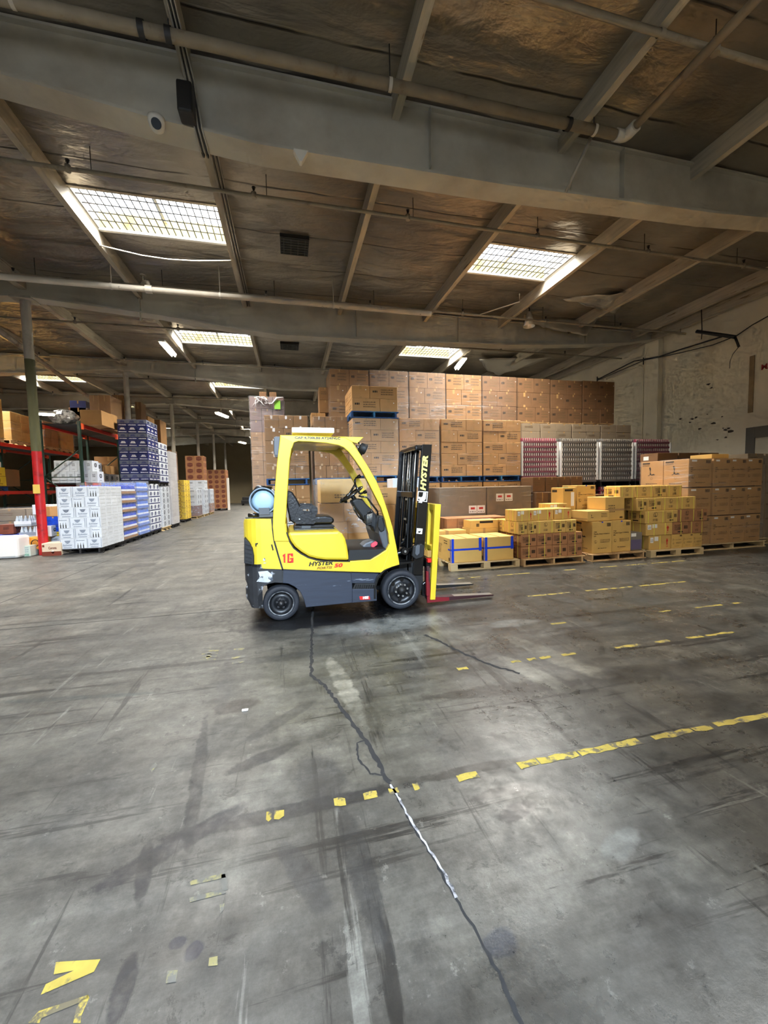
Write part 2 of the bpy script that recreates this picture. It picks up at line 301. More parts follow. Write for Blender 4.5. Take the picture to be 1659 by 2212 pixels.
S(mb.build('floor_marking'), 'yellow stencilled letters in the foreground of the floor')
mb = MB()
for q in ([(410, 1904), (486, 1886), (488, 1896), (412, 1913)], [(478, 1890), (489, 1888), (492, 1922), (480, 1926)], [(409, 1940), (480, 1922), (488, 1930), (410, 1950)], [(474, 1955), (485, 1952), (483, 1966), (476, 1974)],
          [(362, 2098), (384, 2096), (380, 2122), (358, 2125)], [(452, 2070), (470, 2066), (470, 2086), (450, 2088)], [(322, 1660), (336, 1648), (340, 1652), (328, 1668)]): floor_poly(mb, q, m_yfaint)
S(mb.build('floor_marking'), 'faint yellow stencilled letter worn into the floor')
mb = MB()
for i in range(5):
    y0 = 1398+i*6.2; floor_poly(mb, [(441-i*2.4, y0+1.5), (475-i*2.2, y0), (474-i*2.2, y0+2.6), (440-i*2.4, y0+4)], m_yfaint)
for q in ([(448, 1412), (456, 1412), (452, 1424), (444, 1424)], [(500, 1420), (530, 1416), (529, 1420), (500, 1424)], [(502, 1431), (528, 1427), (527, 1431), (501, 1435)], [(505, 1402), (528, 1400), (527, 1404), (505, 1406)]): floor_poly(mb, q, m_yfaint)
S(mb.build('floor_marking'), 'small faded yellow stencil on floor left of the forklift')
m_scrap = mat('paper scrap', (235, 232, 225), .8)
T(MB().box(-.37, -.33, 2.775, 2.79, .001, .009, m_scrap).build('paper_scrap'), 'small white scrap of paper lying by a dark floor stain', 'scrap')
# walls -----------------------------------------------------------------
S(MB().box(XR, XR+.3, YF-.3, YB, 0, 7.4, m_wall).build('wall_right'), 'cream concrete panel wall with scuffs')
S(MB().box(XL-.3, XL, YF-.3, YB, 0, 7.4, m_wallb).build('wall_left'))
S(MB().box(XL-.3, XR+.3, YB, YB+.3, 0, 7.4, m_wallb).build('wall_back'), 'dim brown back wall far down the aisle')
DX0, DX1, DH = -3.3, 1.12, 4.7       # dock doorway the photo is taken from
S(MB().box(XL-.3, DX0, YF-.2, YF, 0, 7.4, m_wall).box(DX1, XR+.3, YF-.2, YF, 0, 7.4, m_wall).box(DX0, DX1, YF-.2, YF, DH, 7.4, m_wall).build('wall_front'))
mb = MB(); p = on(1395, 850, 'x', XR-.18); q = on(1424, 850, 'x', XR-.18)
mb.box(XR-.2, XR-.001, 11.2, 11.75, 0, 7.3, m_wall, .02); S(mb.build('column_wall'), 'cream pilaster standing out of the right wall')
m_mark = mat('wall scuff', (70, 62, 50), .9, var=.2)
mb = MB(); w = XR-.003
for px, py in [(1496, 905), (1503, 902), (1512, 926), (1562, 925), (1567, 928), (1574, 925), (1577, 932), (1560, 900), (1540, 915), (1528, 895), (1568, 945), (1550, 950), (1470, 905), (1490, 912), (1530, 830), (1537, 838)]:
    c = on(px, py, 'x', w); n = 7; r = rnd.uniform(.02, .07); mb.add([(w, c.y+r*rnd.uniform(.5, 1.8)*cos(2*pi*k/n), c.z+r*rnd.uniform(.3, .9)*sin(2*pi*k/n)) for k in range(n)], [tuple(range(n))], m_mark)
S(mb.build('trim_wall_scuffs'), 'dark scuffs and chips on the cream wall')
# gray door surround on the right wall
m_gray = mat('gray frame', (104, 100, 92), .7, var=.08, nscale=3); m_opal = mat('panel painted as lit opening', (206, 198, 176), .7, var=.05)  # pale panel colour stands in for the light in the doorway
a = on(1610, 925, 'x', XR-.05); yb = a.y-.02; mb = MB(); mb.box(XR-.06, XR-.002, yb-.22, yb, 0, a.z, m_gray, .004); mb.box(XR-.06, XR-.002, yb-2.8, yb-.22, a.z-.3, a.z, m_gray, .004); mb.box(XR-.06, XR-.002, yb-2.8, yb-2.6, 0, a.z-.3, m_gray, .004)
mb.box(XR-.02, XR-.002, yb-2.6, yb-.22, 0, a.z-.3, m_opal); S(mb.build('door_1'), 'pale panel painted as lit opening in a grey frame on the right wall')
mb = MB(); mb.box(-9.6, -6.9, YB-.03, YB-.002, 0, 3.2, mat('maroon door', (58, 22, 20), .7)); S(mb.build('door_2'), 'dark maroon door in the back wall')
mb = MB(); mb.box(-3.2, -.6, YB-.03, YB-.002, 2.2, 4.1, mat('dark panel', (24, 22, 22), .8)); S(mb.build('window_1'), 'dark opening high in the back wall')
# strip of board and lettering on the wall
c = on(1620, 770, 'x', XR-.02); d = on(1612, 893, 'x', XR-.02); mb = MB(); mb.box(XR-.03, XR-.002, c.y-.12, c.y, d.z, c.z, mat('old board', (150, 128, 96), .8, var=.2, nscale=5), .004); T(mb.build('wooden_batten'), 'brown vertical wooden batten fixed to the cream wall', 'batten')
c = on(1644, 800, 'x', XR-.01); mb = MB(); mb.text('MAXIMUM', (XR-.004, c.y, c.z), (0, -1, 0), (0, 0, 1), .15, mat('red paint', (150, 34, 30), .7), bold=.03); T(mb.build('wall_lettering'), 'red stencilled capital letters high on the cream wall', 'lettering')
# roof insulation: sagging foil between the purlins, open at the skylights ------
def foil_material():
    m = bpy.data.materials.new('foil insulation'); N, L = nodes(m); b = N['Principled BSDF']
    tc = N.new('ShaderNodeTexCoord'); P = tc.outputs['Object']
    n = N.new('ShaderNodeTexNoise'); n.inputs['Scale'].default_value = .45; n.inputs['Detail'].default_value = 6; L.new(P, n.inputs[0])
    r = N.new('ShaderNodeValToRGB'); r.color_ramp.elements[0].position = .35; r.color_ramp.elements[0].color = (*srgb((118, 112, 103)), 1); r.color_ramp.elements[1].position = .68; r.color_ramp.elements[1].color = (*srgb((182, 171, 152)), 1); L.new(n.outputs[0], r.inputs[0])
    sx = N.new('ShaderNodeSeparateXYZ'); L.new(P, sx.inputs[0])
    n3 = N.new('ShaderNodeTexNoise'); n3.inputs['Scale'].default_value = 1.2; n3.inputs['Detail'].default_value = 3; L.new(P, n3.inputs[0])
    a = N.new('ShaderNodeMath'); a.operation = 'MULTIPLY_ADD'; L.new(n3.outputs[0], a.inputs[0]); a.inputs[1].default_value = .06; L.new(sx.outputs['Y'], a.inputs[2])
    md = N.new('ShaderNodeMath'); md.operation = 'PINGPONG'; L.new(a.outputs[0], md.inputs[0]); md.inputs[1].default_value = .61
    mr = N.new('ShaderNodeMapRange'); mr.inputs[1].default_value = 0; mr.inputs[2].default_value = .024; mr.inputs[3].default_value = 1; mr.inputs[4].default_value = 0; L.new(md.outputs[0], mr.inputs[0])
    n4 = N.new('ShaderNodeTexNoise'); n4.inputs['Scale'].default_value = 1.1; mp4 = N.new('ShaderNodeMapping'); mp4.inputs['Scale'].default_value = (1, .4, 1); L.new(P, mp4.inputs[0]); L.new(mp4.outputs[0], n4.inputs[0])
    r4 = N.new('ShaderNodeMapRange'); r4.inputs[1].default_value = .36; r4.inputs[2].default_value = .5; L.new(n4.outputs[0], r4.inputs[0])
    mm = N.new('ShaderNodeMath'); mm.operation = 'MULTIPLY'; L.new(mr.outputs[0], mm.inputs[0]); L.new(r4.outputs[0], mm.inputs[1])
    mx = N.new('ShaderNodeMixRGB'); L.new(mm.outputs[0], mx.inputs[0]); L.new(r.outputs[0], mx.inputs[1]); mx.inputs[2].default_value = (*srgb((44, 38, 32)), 1); L.new(mx.outputs[0], b.inputs['Base Color'])
    b.inputs['Metallic'].default_value = .65; b.inputs['Roughness'].default_value = .36
    mp = N.new('ShaderNodeMapping'); mp.inputs['Scale'].default_value = (.7, 1.5, 1); L.new(P, mp.inputs[0])
    w = N.new('ShaderNodeTexNoise'); w.inputs['Scale'].default_value = 1.5; w.inputs['Detail'].default_value = 5; w.inputs['Distortion'].default_value = .3; L.new(mp.outputs[0], w.inputs[0])
    ms = N.new('ShaderNodeMath'); ms.operation = 'MULTIPLY_ADD'; L.new(mm.outputs[0], ms.inputs[0]); ms.inputs[1].default_value = .15; L.new(w.outputs[0], ms.inputs[2])
    bp = N.new('ShaderNodeBump'); bp.inputs['Strength'].default_value = .7; bp.inputs['Distance'].default_value = .12; L.new(ms.outputs[0], bp.inputs['Height']); L.new(bp.outputs[0], b.inputs['Normal'])
    return m
SKY_BAYS = [(8, 9), (11, 12), (5, 6)]          # purlin indices either side of a skylight
SKY_Y = [(2.05+6.1*k-.25, 3.2+6.1*k-.25) for k in range(0, 7)]
SKY_Y = [(1.65, 2.8)]+[(7.95+6.13*k, 9.1+6.13*k) for k in range(6)]
def sky_hole(ix, y):
    return any(ix == a for a, c in SKY_BAYS) and any(p-.01 < y < q+.01 for p, q in SKY_Y)
mb = MB(); mfoil = foil_material(); xs = [XL]+PUR_X+[XR]
ycuts = sorted(set([YF-.2, YB]+[t for p in SKY_Y for t in p]))
for i in range(len(xs)-1):
    x0, x1 = xs[i], xs[i+1]; ix = i-1
    for y0, y1 in zip(ycuts, ycuts[1:]):
        if sky_hole(ix, (y0+y1)/2): continue
        near = y0 < 18; nx = 10 if near else 4; ny = max(1, int((y1-y0)/(.22 if near else .8))); vs = []
        for j in range(ny+1):
            for k in range(nx+1):
                x = x0+(x1-x0)*k/nx; y = y0+(y1-y0)*j/ny; e = sin(pi*k/nx); q = abs(((y/1.22) % 1)-.5)*2
                z = RZ-.06*e*(1-q**3)+.03*e*noise.noise(Vector((x*1.3, y*2.2, 0)))
                if j in (0, ny): z = RZ+.002
                vs.append((x, y, z))
        mb.add(vs, [(j*(nx+1)+k, j*(nx+1)+k+1, (j+1)*(nx+1)+k+1, (j+1)*(nx+1)+k) for j in range(ny) for k in range(nx)], mfoil, True)
S(mb.build('ceiling'), 'sagging foil insulation under the roof')
# purlins -------------------------------------------------------------------
for i, x in enumerate(PUR_X):
    w = .16 if x == -6.0 else .1
    o = MB().box(x-w/2, x+w/2, YF, YB, 6.36 if x > -7 else 6.38, RZ+.02, m_wood).build('beam_purlin')
    S(o)
o = MB().box(12.28, 12.42, YF, YB, 6.36, RZ+.02, m_wood).build('beam_purlin'); S(o)
# tapered girders ---------------------------------------------------------------
PR = [(-6, 6.2), (-5.2, 6.14), (-3.1, 6.0), (-1.4, 5.8), (-.2, 5.71), (3.1, 5.74), (6.9, 5.87), (9.5, 6.05), (11.2, 6.22), (12.0, 6.36), (12.6, 6.42)]
PLf = [(-24.5, 5.9), (-20, 5.75), (-14, 5.72), (-11, 5.8), (-9, 5.96), (-7.5, 6.1), (-6, 6.2)]
prof = PLf+PR[1:]
for k, y in enumerate(BEAM_Y):
    mb = MB(); mb.prism(prof+[(XR-.01, RZ-.02), (XL+.01, RZ-.02)], y-.06, y+.06, m_beam)
    for (x0, z0), (x1, z1) in zip(prof, prof[1:]):
        mb.add([(x0, y-.17, z0-.035), (x1, y-.17, z1-.035), (x1, y+.17, z1-.035), (x0, y+.17, z0-.035), (x0, y-.17, z0), (x1, y-.17, z1), (x1, y+.17, z1), (x0, y+.17, z0)], [(0, 1, 2, 3), (4, 5, 6, 7), (0, 1, 5, 4), (3, 2, 6, 7)], m_beam)
    mb.box(XL, XR-.01, y-.12, y+.12, RZ-.1, RZ-.07, m_beam)
    for x in (-3.5, 2.0, 5.1, 9.6): mb.box(x-.006, x+.006, y-.15, y-.06, 5.8 if x < 9 else 6.1, RZ-.1, m_beam)
    S(mb.build('roof_beam'), 'deep tapered steel girder across the roof')
# columns
m_colred = mat('column red', (176, 22, 26), .45, var=.08, rgb2=(110, 14, 16), thr=.62); m_colgr = mat('column olive', (86, 84, 52), .6, var=.12, nscale=2)
m_note = mat('yellow sticker', (214, 180, 84), .7)
for k, y in enumerate(BEAM_Y[2:8]):
    x = -6.0; mb = MB(); r = .1 if k == 0 else .095
    def seg(z0, z1, m): mb.lathe([(r, z0), (r, z1)], (x, y, 0), m, 'z', 20)
    if k == 0: seg(0, 2.55, m_colred); seg(2.55, 4.75, m_colgr); seg(4.75, 6.2, m_white)
    elif k in (3, 4): seg(0, 2.1, m_colred); seg(2.1, 6.2, m_white)
    else: seg(0, 6.2, m_white)
    mb.box(x-.22, x+.22, y-.2, y+.2, 6.12, 6.17, m_white); S(mb.build('column_steel'), 'round steel column, painted red at its foot' if k in (0, 3, 4) else None)
o = MB().box(-6.07, -5.93, 11.325, 11.345, 1.52, 1.74, m_note, .002).build('yellow_placard'); T(o, 'small yellow placard on red foot of the nearest column', 'sign')
# skylights --------------------------------------------------------------------
m_glow = emis('skylight dome', (236, 244, 255), 5.0); m_well = mat('skylight well', (232, 230, 222), .6); m_yel = mat('skylight far curb', (222, 206, 140), .7, rgb2=(196, 150, 60), thr=.6, nscale=3)
m_bar = mat('grille bars', (70, 66, 60), .5)
NS = 0; SKY_W = 370
for ax, bx in SKY_BAYS:
    for k, (y0, y1) in enumerate(SKY_Y):
        x0, x1 = PUR_X[ax]+.05, PUR_X[bx]-.05; NS += 1
        g = empty('window_%d' % (NS+1), (x0, y0, RZ)); w, d, h = x1-x0, y1-y0, .34
        mb = MB(); mb.box(0, .02, 0, d, 0, h, m_well); mb.box(w-.02, w, 0, d, 0, h, m_well); mb.box(0, w, 0, .02, 0, h, m_well); mb.box(.02, w-.02, d-.02, d, 0, h, m_yel); mb.box(-.02, w+.02, d-.03, d+.03, -.03, .02, m_well); mb.box(-.02, w+.02, -.03, .03, -.02, .02, m_wood)
        mb.box(w/2-.03, w/2+.03, 0, d, h-.1, h-.02, m_well); mb.build('curb', g)
        mb = MB(); mb.add([(0, 0, h-.01), (w, 0, h-.01), (w, d, h-.01), (0, d, h-.01)], [(0, 1, 2, 3)], m_glow); mb.build('pane', g)
        li = bpy.data.lights.new('skylight_daylight', 'AREA'); li.shape = 'RECTANGLE'; li.size = w-.1; li.size_y = d-.1; li.energy = SKY_W*(.35 if k == 0 else 1); li.color = (1, .945, .85); li.spread = radians(127)
        lo = bpy.data.objects.new('skylight_daylight', li); COL.objects.link(lo); lo.location = (x0+w/2, y0+d/2, RZ-.035)
        if k < 5:
            mb = MB(); n = 19 if k < 4 else 12
            for i in range(1, n): mb.box(w*i/n-.008, w*i/n+.008, .02, d-.02, .02, .032, m_bar)
            for j in range(1, 5): mb.box(.02, w-.02, d*j/5-.008, d*j/5+.008, .03, .042, m_bar)
            mb.build('security_grille', g)
        S(g, 'skylight with a barred grille set in the roof')
# pipework: sprinkler lines with heads ------------------------------------------------
def sprinkler(y, z, x0, x1, r, label, heads=True, m=None, hang=True):
    m = m or m_pipe; g = empty('sprinkler_pipe', (x0, y, z)); L_ = x1-x0; mb = MB(); mb.tube([(0, 0, 0), (L_, 0, 0)], r, m, 10)
    x = 1.0
    while x < L_ and r > .03: mb.lathe([(r*1.25, -.03), (r*1.25, .03)], (x, 0, 0), m, 'x', 10); x += 3.05
    mb.build('pipe_run', g)
    if heads:
        x = .6
        while x < L_:
            h = MB(); h.tube([(x, 0, r), (x, 0, r+.09)], .012, m_dark, 6); h.box(x-.02, x+.02, -.012, .012, r+.06, r+.08, m_dark); h.tube([(x, 0, r+.09), (x, 0, r+.1)], .03, m_dark, 8); h.tube([(x, 0, -r-.01), (x, 0, r+.02)], r*1.35, m, 8); h.build('sprinkler_head', g); x += 2.6
    if hang:
        x = 1.7
        while x < L_: MB().tube([(x, 0, r), (x, 0, RZ-z-.02)], .006, m_dark, 5).build('hanger_rod', g); x += 2.5
    T(g, label, 'pipe'); return g
sprinkler(6.98, 6.26, XL+.1, XR-.1, .03, 'thin sprinkler pipe crossing below the roof just behind the nearest girder')
sprinkler(3.72, 6.32, XL+.1, XR-.1, .035, 'brown sprinkler pipe crossing at the top right, in front of nearest girder')
sprinkler(10.35, 6.22, XL+.1, XR-.1, .03, 'thin sprinkler pipe running right behind the thick white pipe')
LBS = ['rusty sprinkler pipe just beyond the nearest white column', 'dark sprinkler pipe passing under the third girder', 'sprinkler pipe just beyond the third girder', 'sprinkler pipe deep in the hall, before the fourth girder', 'sprinkler pipe deep in the hall, behind the fourth girder', 'sprinkler pipe near the far end of the hall', 'farthest sprinkler pipe, by the back wall']
for y, l in zip([12.85, 16.2, 18.7, 22.2, 25.1, 28.6, 33], LBS): sprinkler(y, 6.22, XL+.1, XR-.1, .028, l, hang=False)
# thick white main and the near main with its elbow
g = empty('fire_main_pipe', (-24, 9.95, 5.97)); L_ = 3.72+24; mb = MB(); mb.tube([(0, 0, 0), (L_, 0, 0)], .062, m_pipew, 14); mb.build('pipe_run', g)
for x in [2, 6, 10, 14, 17.5, 20.4, 22.6, 25.2]: MB().tube([(x, 0, .06), (x, 0, .67)], .008, m_pipew, 6).lathe([(.07, -.02), (.07, .02)], (x, 0, 0), m_pipew, 'x', 12).build('hanger_rod', g)
v = MB(); vx = on(322, 622, 'y', 9.95).x+24; v.lathe([(.085, -.07), (.085, .07)], (vx, 0, 0), m_pipew, 'x', 14); v.tube([(vx, 0, .05), (vx-.02, .02, .16), (vx-.12, .12, .2), (vx-.2, .2, .16)], .045, m_pipe, 10); v.tube([(vx-.14, .1, .2), (vx-.14, .1, .34)], .012, m_pipe, 6); v.lathe([(.06, .33), (.06, .35)], (vx-.14, .1, 0), m_pipe, 'z', 10); v.build('valve', g)
T(g, 'thick white fire main pipe ending in mid air before the second girder', 'pipe')
g = empty('fire_main_pipe', (-24, 4.74, 6.2)); ex = 4.6+24; mb = MB(); mb.tube([(0, 0, 0), (ex-.07, 0, 0)], .06, m_pipe, 14); mb.tube([(ex, -.1, 0), (ex, -5.5, 0)], .05, m_pipe, 12); mb.build('pipe_run', g)
mb = MB(); mb.tube([(ex-.16, 0, 0), (ex-.06, 0, 0), (ex-.015, -.02, 0), (ex, -.07, 0), (ex, -.18, 0)], .075, m_pipew, 12); mb.build('elbow', g)
for x in [3, 8, 12, 16, 19, 21.6, 22.95, 25.3, 28.1]: MB().tube([(x, 0, .06), (x, 0, .44)], .007, m_dark, 6).lathe([(.068, -.02), (.068, .02)], (x, 0, 0), m_pipew, 'x', 12).build('hanger_rod', g)
for x in [22.7, 22.95, 27.7]: MB().lathe([(.075, -.03), (.075, .03)], (x, 0, 0), m_dark, 'x', 12).build('pipe_coupling', g)
T(g, 'grey fire main pipe along the nearest girder, turning at an elbow', 'pipe')
a = on(1280, 290, 'y', 4.9); c = on(1222, 415, 'y', 5.23); o = MB().tube([a, c], .022, m_white, 8).build('sway_brace'); T(o, 'thin slanting steel brace from near main pipe to girder foot', 'brace')
a = on(1120, 600, 'y', 9.6); a = Vector((a.x, 9.55, 6.5)); c = Vector((5.3, 10.35, 6.24)); o = MB().tube([a, (a.x, 9.55, 6.3), c], .016, m_pipew, 6).build('sway_brace'); T(o, 'thin white brace hanging under the big right-hand skylight', 'brace')
# big dark pipe in the left bays, along the aisle
o = MB().tube([(-6.9, 10.6, 5.8), (-8.4, 21, 5.55), (-8.5, 30, 5.5)], .075, m_pipe, 10).build('drain_pipe'); T(o, 'thick brown pipe slanting away under the roof at left', 'pipe')
# cable bundle down the girder, camera, junction box, sensor ------------------------------
mb = MB()
for i in range(5):
    dx = i*.025; mb.tube([(-1.06+dx, -.5, 6.32), (-1.0+dx*.7, 4.9, 6.3), (-1.0+dx, 5.2, 6.2), (-.93+dx*.8, 5.21, 5.72), (-.93+dx, 5.6, 5.7), (-.93+dx, 5.9, 6.3), (-.93+dx, 11.2, 6.32)], .009, m_dark if i % 2 else m_white, 5)
T(mb.build('cable_bundle'), 'bundle of cables hanging down over the nearest girder', 'cable')
a = on(385, 190, 'y', 5.12); c = on(422, 262, 'y', 5.12); o = MB().box(a.x, c.x, 5.0, 5.2, c.z, a.z, mat('black plastic', (14, 14, 15), .6), .02).build('loudspeaker'); T(o, 'black rectangular loudspeaker on the nearest girder beside the cables', 'loudspeaker')
c = on(340, 270, 'y', 5.2); g = empty('security_camera', (c.x, 5.18, 5.72)); mb = MB(); mb.lathe([(.0, .0), (.09, 0), (.09, -.05), (.085, -.06)], (0, 0, 0), mat('camera white', (222, 218, 206), .4), 'z', 24); mb.build('housing', g)
mb = MB(); mb.lathe([(.085*cos(t*pi/12), -.06-.085*sin(t*pi/12)) for t in range(7)], (0, 0, 0), mat('camera white', (222, 218, 206), .4), 'z', 24); mb.build('dome_shell', g)
d = Vector((.12, -.8, -.55)).normalized(); mb = MB(); c0 = Vector((0, 0, -.06)); mb.tube([c0+d*.05, c0+d*.092], [.052, .05], mat('lens black', (8, 8, 10), .08), 18); mb.build('lens', g); T(g, 'white dome security camera with black lens under the nearest girder', 'camera')
c = on(650, 340, 'y', 5.23); o = MB().prism([(-.09, 0), (.09, 0), (.06, -.05), (.01, -.14), (-.02, -.14), (-.07, -.05)], -.03, .05, mat('camera white', (222, 218, 206), .4), 'y', .006).build('motion_sensor', None, (c.x, 5.2, c.z+.05)); T(o, 'small white wedge motion sensor on foot of the nearest girder', 'sensor')
# black grille ports in the ceiling
m_grd = mat('grille dark', (20, 20, 18), .5); m_grl = mat('grille slat', (58, 58, 48), .5)
for pix, lab in (([(605, 513), (665, 518), (665, 555), (606, 548)], 'square black vent in the foil ceiling between the near skylights'), ([(606, 742), (645, 746), (645, 757), (606, 755)], 'small black vent in the foil ceiling beyond the second girder')):
    P4 = [on(x, y, 'z', 6.56) for x, y in pix]; x0, x1 = min(p.x for p in P4), max(p.x for p in P4); y0, y1 = min(p.y for p in P4), max(p.y for p in P4)
    g = empty('ceiling_vent', (x0, y0, 6.56)); w, d = x1-x0, y1-y0; MB().box(0, w, 0, d, 0, .1, m_grd).build('frame', g); mb = MB()
    for i in range(7): mb.box(.02, w-.02, d*(i+.5)/7-.008, d*(i+.5)/7+.008, -.012, 0, m_grl)
    for i in range(4): mb.box(w*(i+.5)/4-.008, w*(i+.5)/4+.008, .02, d-.02, -.014, -.01, m_grl)
    mb.build('grille', g); T(g, lab, 'vent')
# torn foil flaps, reflector lamp ---------------------------------------------------------
m_silver = mat('loose foil', (204, 200, 190), .32, .7, bump=.9, bscale=5)
def flap(pts, name, lab, nx=10):
    a, c, d, e = [Vector(p) for p in pts]; vs = []
    for j in range(nx+1):
        for i in range(nx+1):
            p = a.lerp(c, i/nx).lerp(e.lerp(d, i/nx), j/nx); n = noise.noise(Vector((i*.5, j*.5, len(name)*3+a.x))); vs.append((p.x, p.y, p.z+.06*n))
    mb = MB(); mb.add(vs, [(j*(nx+1)+i, j*(nx+1)+i+1, (j+1)*(nx+1)+i+1, (j+1)*(nx+1)+i) for j in range(nx) for i in range(nx)], m_silver, True); o = mb.build(name); T(o, lab, 'foil'); 
    md = o.modifiers.new('t', 'SOLIDIFY'); md.thickness = .004
flap([on(1215, 645, 'z', 6.6), on(1362, 629, 'z', 6.6), on(1330, 677, 'z', 6.45), on(1290, 668, 'z', 6.3)], 'torn_foil_sheet', 'crumpled silver foil flap hanging loose from the ceiling at right')
flap([on(1130, 690, 'y', 10.9), on(1290, 690, 'y', 10.9), on(1268, 725, 'y', 10.8), on(1190, 712, 'y', 11.0)], 'torn_foil_sheet', 'dark silver foil sheet sagging in front of the second girder')
flap([on(1035, 775, 'z', 6.5), on(1195, 772, 'z', 6.5), on(1080, 812, 'y', 15.6), on(1050, 800, 'y', 15.6)], 'torn_foil_sheet', 'grey foil sheet sagging above the tall carton wall')
c = on(1143, 690, 'y', 10.5); mb = MB(); mb.lathe([(.03, .22), (.05, .2), (.16, -.2), (.165, -.2), (.06, .2)], (0, 0, 0), m_silver, 'z', 20); g = empty('reflector_lamp', (c.x, 10.5, c.z)); mb.build('shade', g); MB().tube([(0, 0, .22), (0, 0, RZ-c.z)], .012, m_dark, 6).build('hanging_rod', g); T(g, 'dented silver cone lamp hanging near the second girder', 'lamp')
# fluorescent fittings -----------------------------------------------------------------------
def tube_light(c, d, L_, label, s=40):
    g = empty('fluorescent_light', c); d = Vector(d).normalized(); q = d.cross(Vector((0, 0, 1))).normalized(); mb = MB()
    def bx(t0, t1, s0, s1, z0, z1, m): P8 = [d*t+q*u+Vector((0, 0, z)) for z in (z0, z1) for t, u in ((t0, s0), (t1, s0), (t1, s1), (t0, s1))]; mb.add([p[:] for p in P8], [(0, 1, 2, 3), (4, 5, 6, 7), (0, 1, 5, 4), (1, 2, 6, 5), (2, 3, 7, 6), (3, 0, 4, 7)], m)
    bx(-L_/2, L_/2, -.09, .09, 0, .06, m_pipew); mb.build('housing', g)
    for u in (-.05, .05):
        t = MB(); t.tube([d*(-L_/2+.03)+q*u+Vector((0, 0, -.03)), d*(L_/2-.03)+q*u+Vector((0, 0, -.03))], .019, emis('tube glow', (255, 246, 214), s), 8); t.build('lamp_tube', g)
    T(g, label, 'lamp')
tube_light((-3.63, 14.15, 6.05), (0, 1, 0), 1.3, 'lit tube light hanging under the second row skylight, left of the forklift')
tube_light((6.3, 13.8, 6.0), (.2, 1, 0), 1.3, 'lit tube light just above the right end of the carton wall')
tube_light((-6.55, 12.9, 3.72), (1, .15, 0), .55, 'lit tube light fixed beside the nearest column above the racks')
tube_light((-3.2, 21.6, 5.3), (.3, 1, 0), 1.2, 'lit tube light deep in the hall, left of the wrapped stack')
tube_light((-3.5, 33, 5.2), (.3, 1, 0), 1.2, 'farthest lit tube light at the end of the aisle')
# hanging ends of cable over skylight 1 and dropped tube
a = on(215, 530, 'z', 6.34); c = on(502, 563, 'z', 6.34); mid = (a+c)/2-Vector((0, 0, .12)); o = MB().tube([a, a.lerp(mid, .6)-Vector((0, 0, .03)), mid, c.lerp(mid, .6)-Vector((0, 0, .02)), c], .012, m_pipew, 6).build('sagging_cable'); T(o, 'white cable sagging below the large left skylight', 'cable')
# right wall: conduit, dark bars, cables ----------------------------------------------------
g = empty('gas_heater_pipe', (0, 0, 0)); a = on(1505, 716, 'x', 11.9); c = on(1588, 728, 'x', 11.9); mb = MB(); mb.tube([a, c], .05, m_dark, 10); mb.build('pipe_run', g)
mb = MB(); mb.tube([a+(c-a)*.15, on(1515, 660, 'x', 11.9)], .014, m_dark, 6); mb.tube([a+(c-a)*.15, on(1515, 733, 'x', 11.9)], .014, m_dark, 6); mb.tube([c, on(1596, 749, 'x', 11.9)], .03, m_dark, 8); mb.build('hanger_rod', g)
mb = MB(); mb.tube([on(1596, 749, 'x', 11.9), on(1583, 765, 'x', 11.9), on(1577, 780, 'x', 11.9), on(1576, 796, 'x', 11.9)], .008, m_dark, 5); mb.build('cord', g); T(g, 'black bar hanging from the roof before the cream wall', 'pipe')
w = XR-.25; P_ = [(1290, 820), (1320, 805), (1370, 780), (1422, 771), (1470, 755), (1560, 727)]; mb = MB(); mb.tube([on(x, y, 'x', w) for x, y in P_], .022, m_dark, 7); mb.tube([on(x, y, 'x', w) for x, y in [(1290, 822), (1392, 778), (1470, 762), (1540, 745), (1590, 726), (1625, 702), (1659, 683), (1690, 660)]], .014, m_dark, 6)
for x, y in ((1290, 820), (1390, 780)): p = on(x, y, 'x', w); mb.tube([p-Vector((0, 0, .12)), p+Vector((0, 0, .12))], .02, m_dark, 6); mb.tube([p+Vector((0, 0, .05)), p+Vector((.24, 0, .05))], .02, m_dark, 6)
T(mb.build('wall_conduit'), 'black conduit running along the cream wall above the cartons', 'conduit')
w = XR-.04; a = on(1387, 791, 'x', w); c = on(1389, 940, 'x', w); mb = MB(); mb.tube([on(1310, 822, 'x', w), on(1380, 790, 'x', w), a, (w, a.y-.05, a.z-.1), (w, a.y-.05, .1)], .02, m_wall, 8); T(mb.build('wall_conduit'), 'cream painted conduit bending down the wall near the pilaster', 'conduit')
o = MB().tube([(XR-.1, 11.35, 6.9-.3), (XR-.1, 11.3, 5.7), (XR-.1, 11.3, 5.4)], .012, m_dark, 6).build('wall_cable'); T(o, 'black cord dropping down the pilaster from the girder end', 'cord')
# camera, light ------------------------------------------------------------------
cam = bpy.data.cameras.new('camera'); co = bpy.data.objects.new('camera', cam); COL.objects.link(co); bpy.context.scene.camera = co
cam.sensor_fit = 'VERTICAL'; cam.sensor_height = 36; cam.lens = F_PX/IH*36; cam.clip_start = .05; cam.clip_end = 200
M3 = Matrix((_r3, _u3, -_f2)).transposed(); co.matrix_world = Matrix.Translation((0, 0, EYE)) @ M3.to_4x4()
sc = bpy.context.scene
w = bpy.data.worlds.new('sky'); sc.world = w; w.use_nodes = True; w.node_tree.nodes['Background'].inputs[0].default_value = (.74, .84, 1, 1); w.node_tree.nodes['Background'].inputs[1].default_value = 1.5
li = bpy.data.lights.new('dock_daylight', 'AREA'); li.shape = 'RECTANGLE'; li.size = 1.0; li.size_y = 1.0; li.energy = 1650; li.color = (.66, .82, 1.0)
lo = bpy.data.objects.new('dock_daylight', li); COL.objects.link(lo); lo.location = (.1, -5.0, 5.5); lo.rotation_euler = (radians(48), 0, 0)
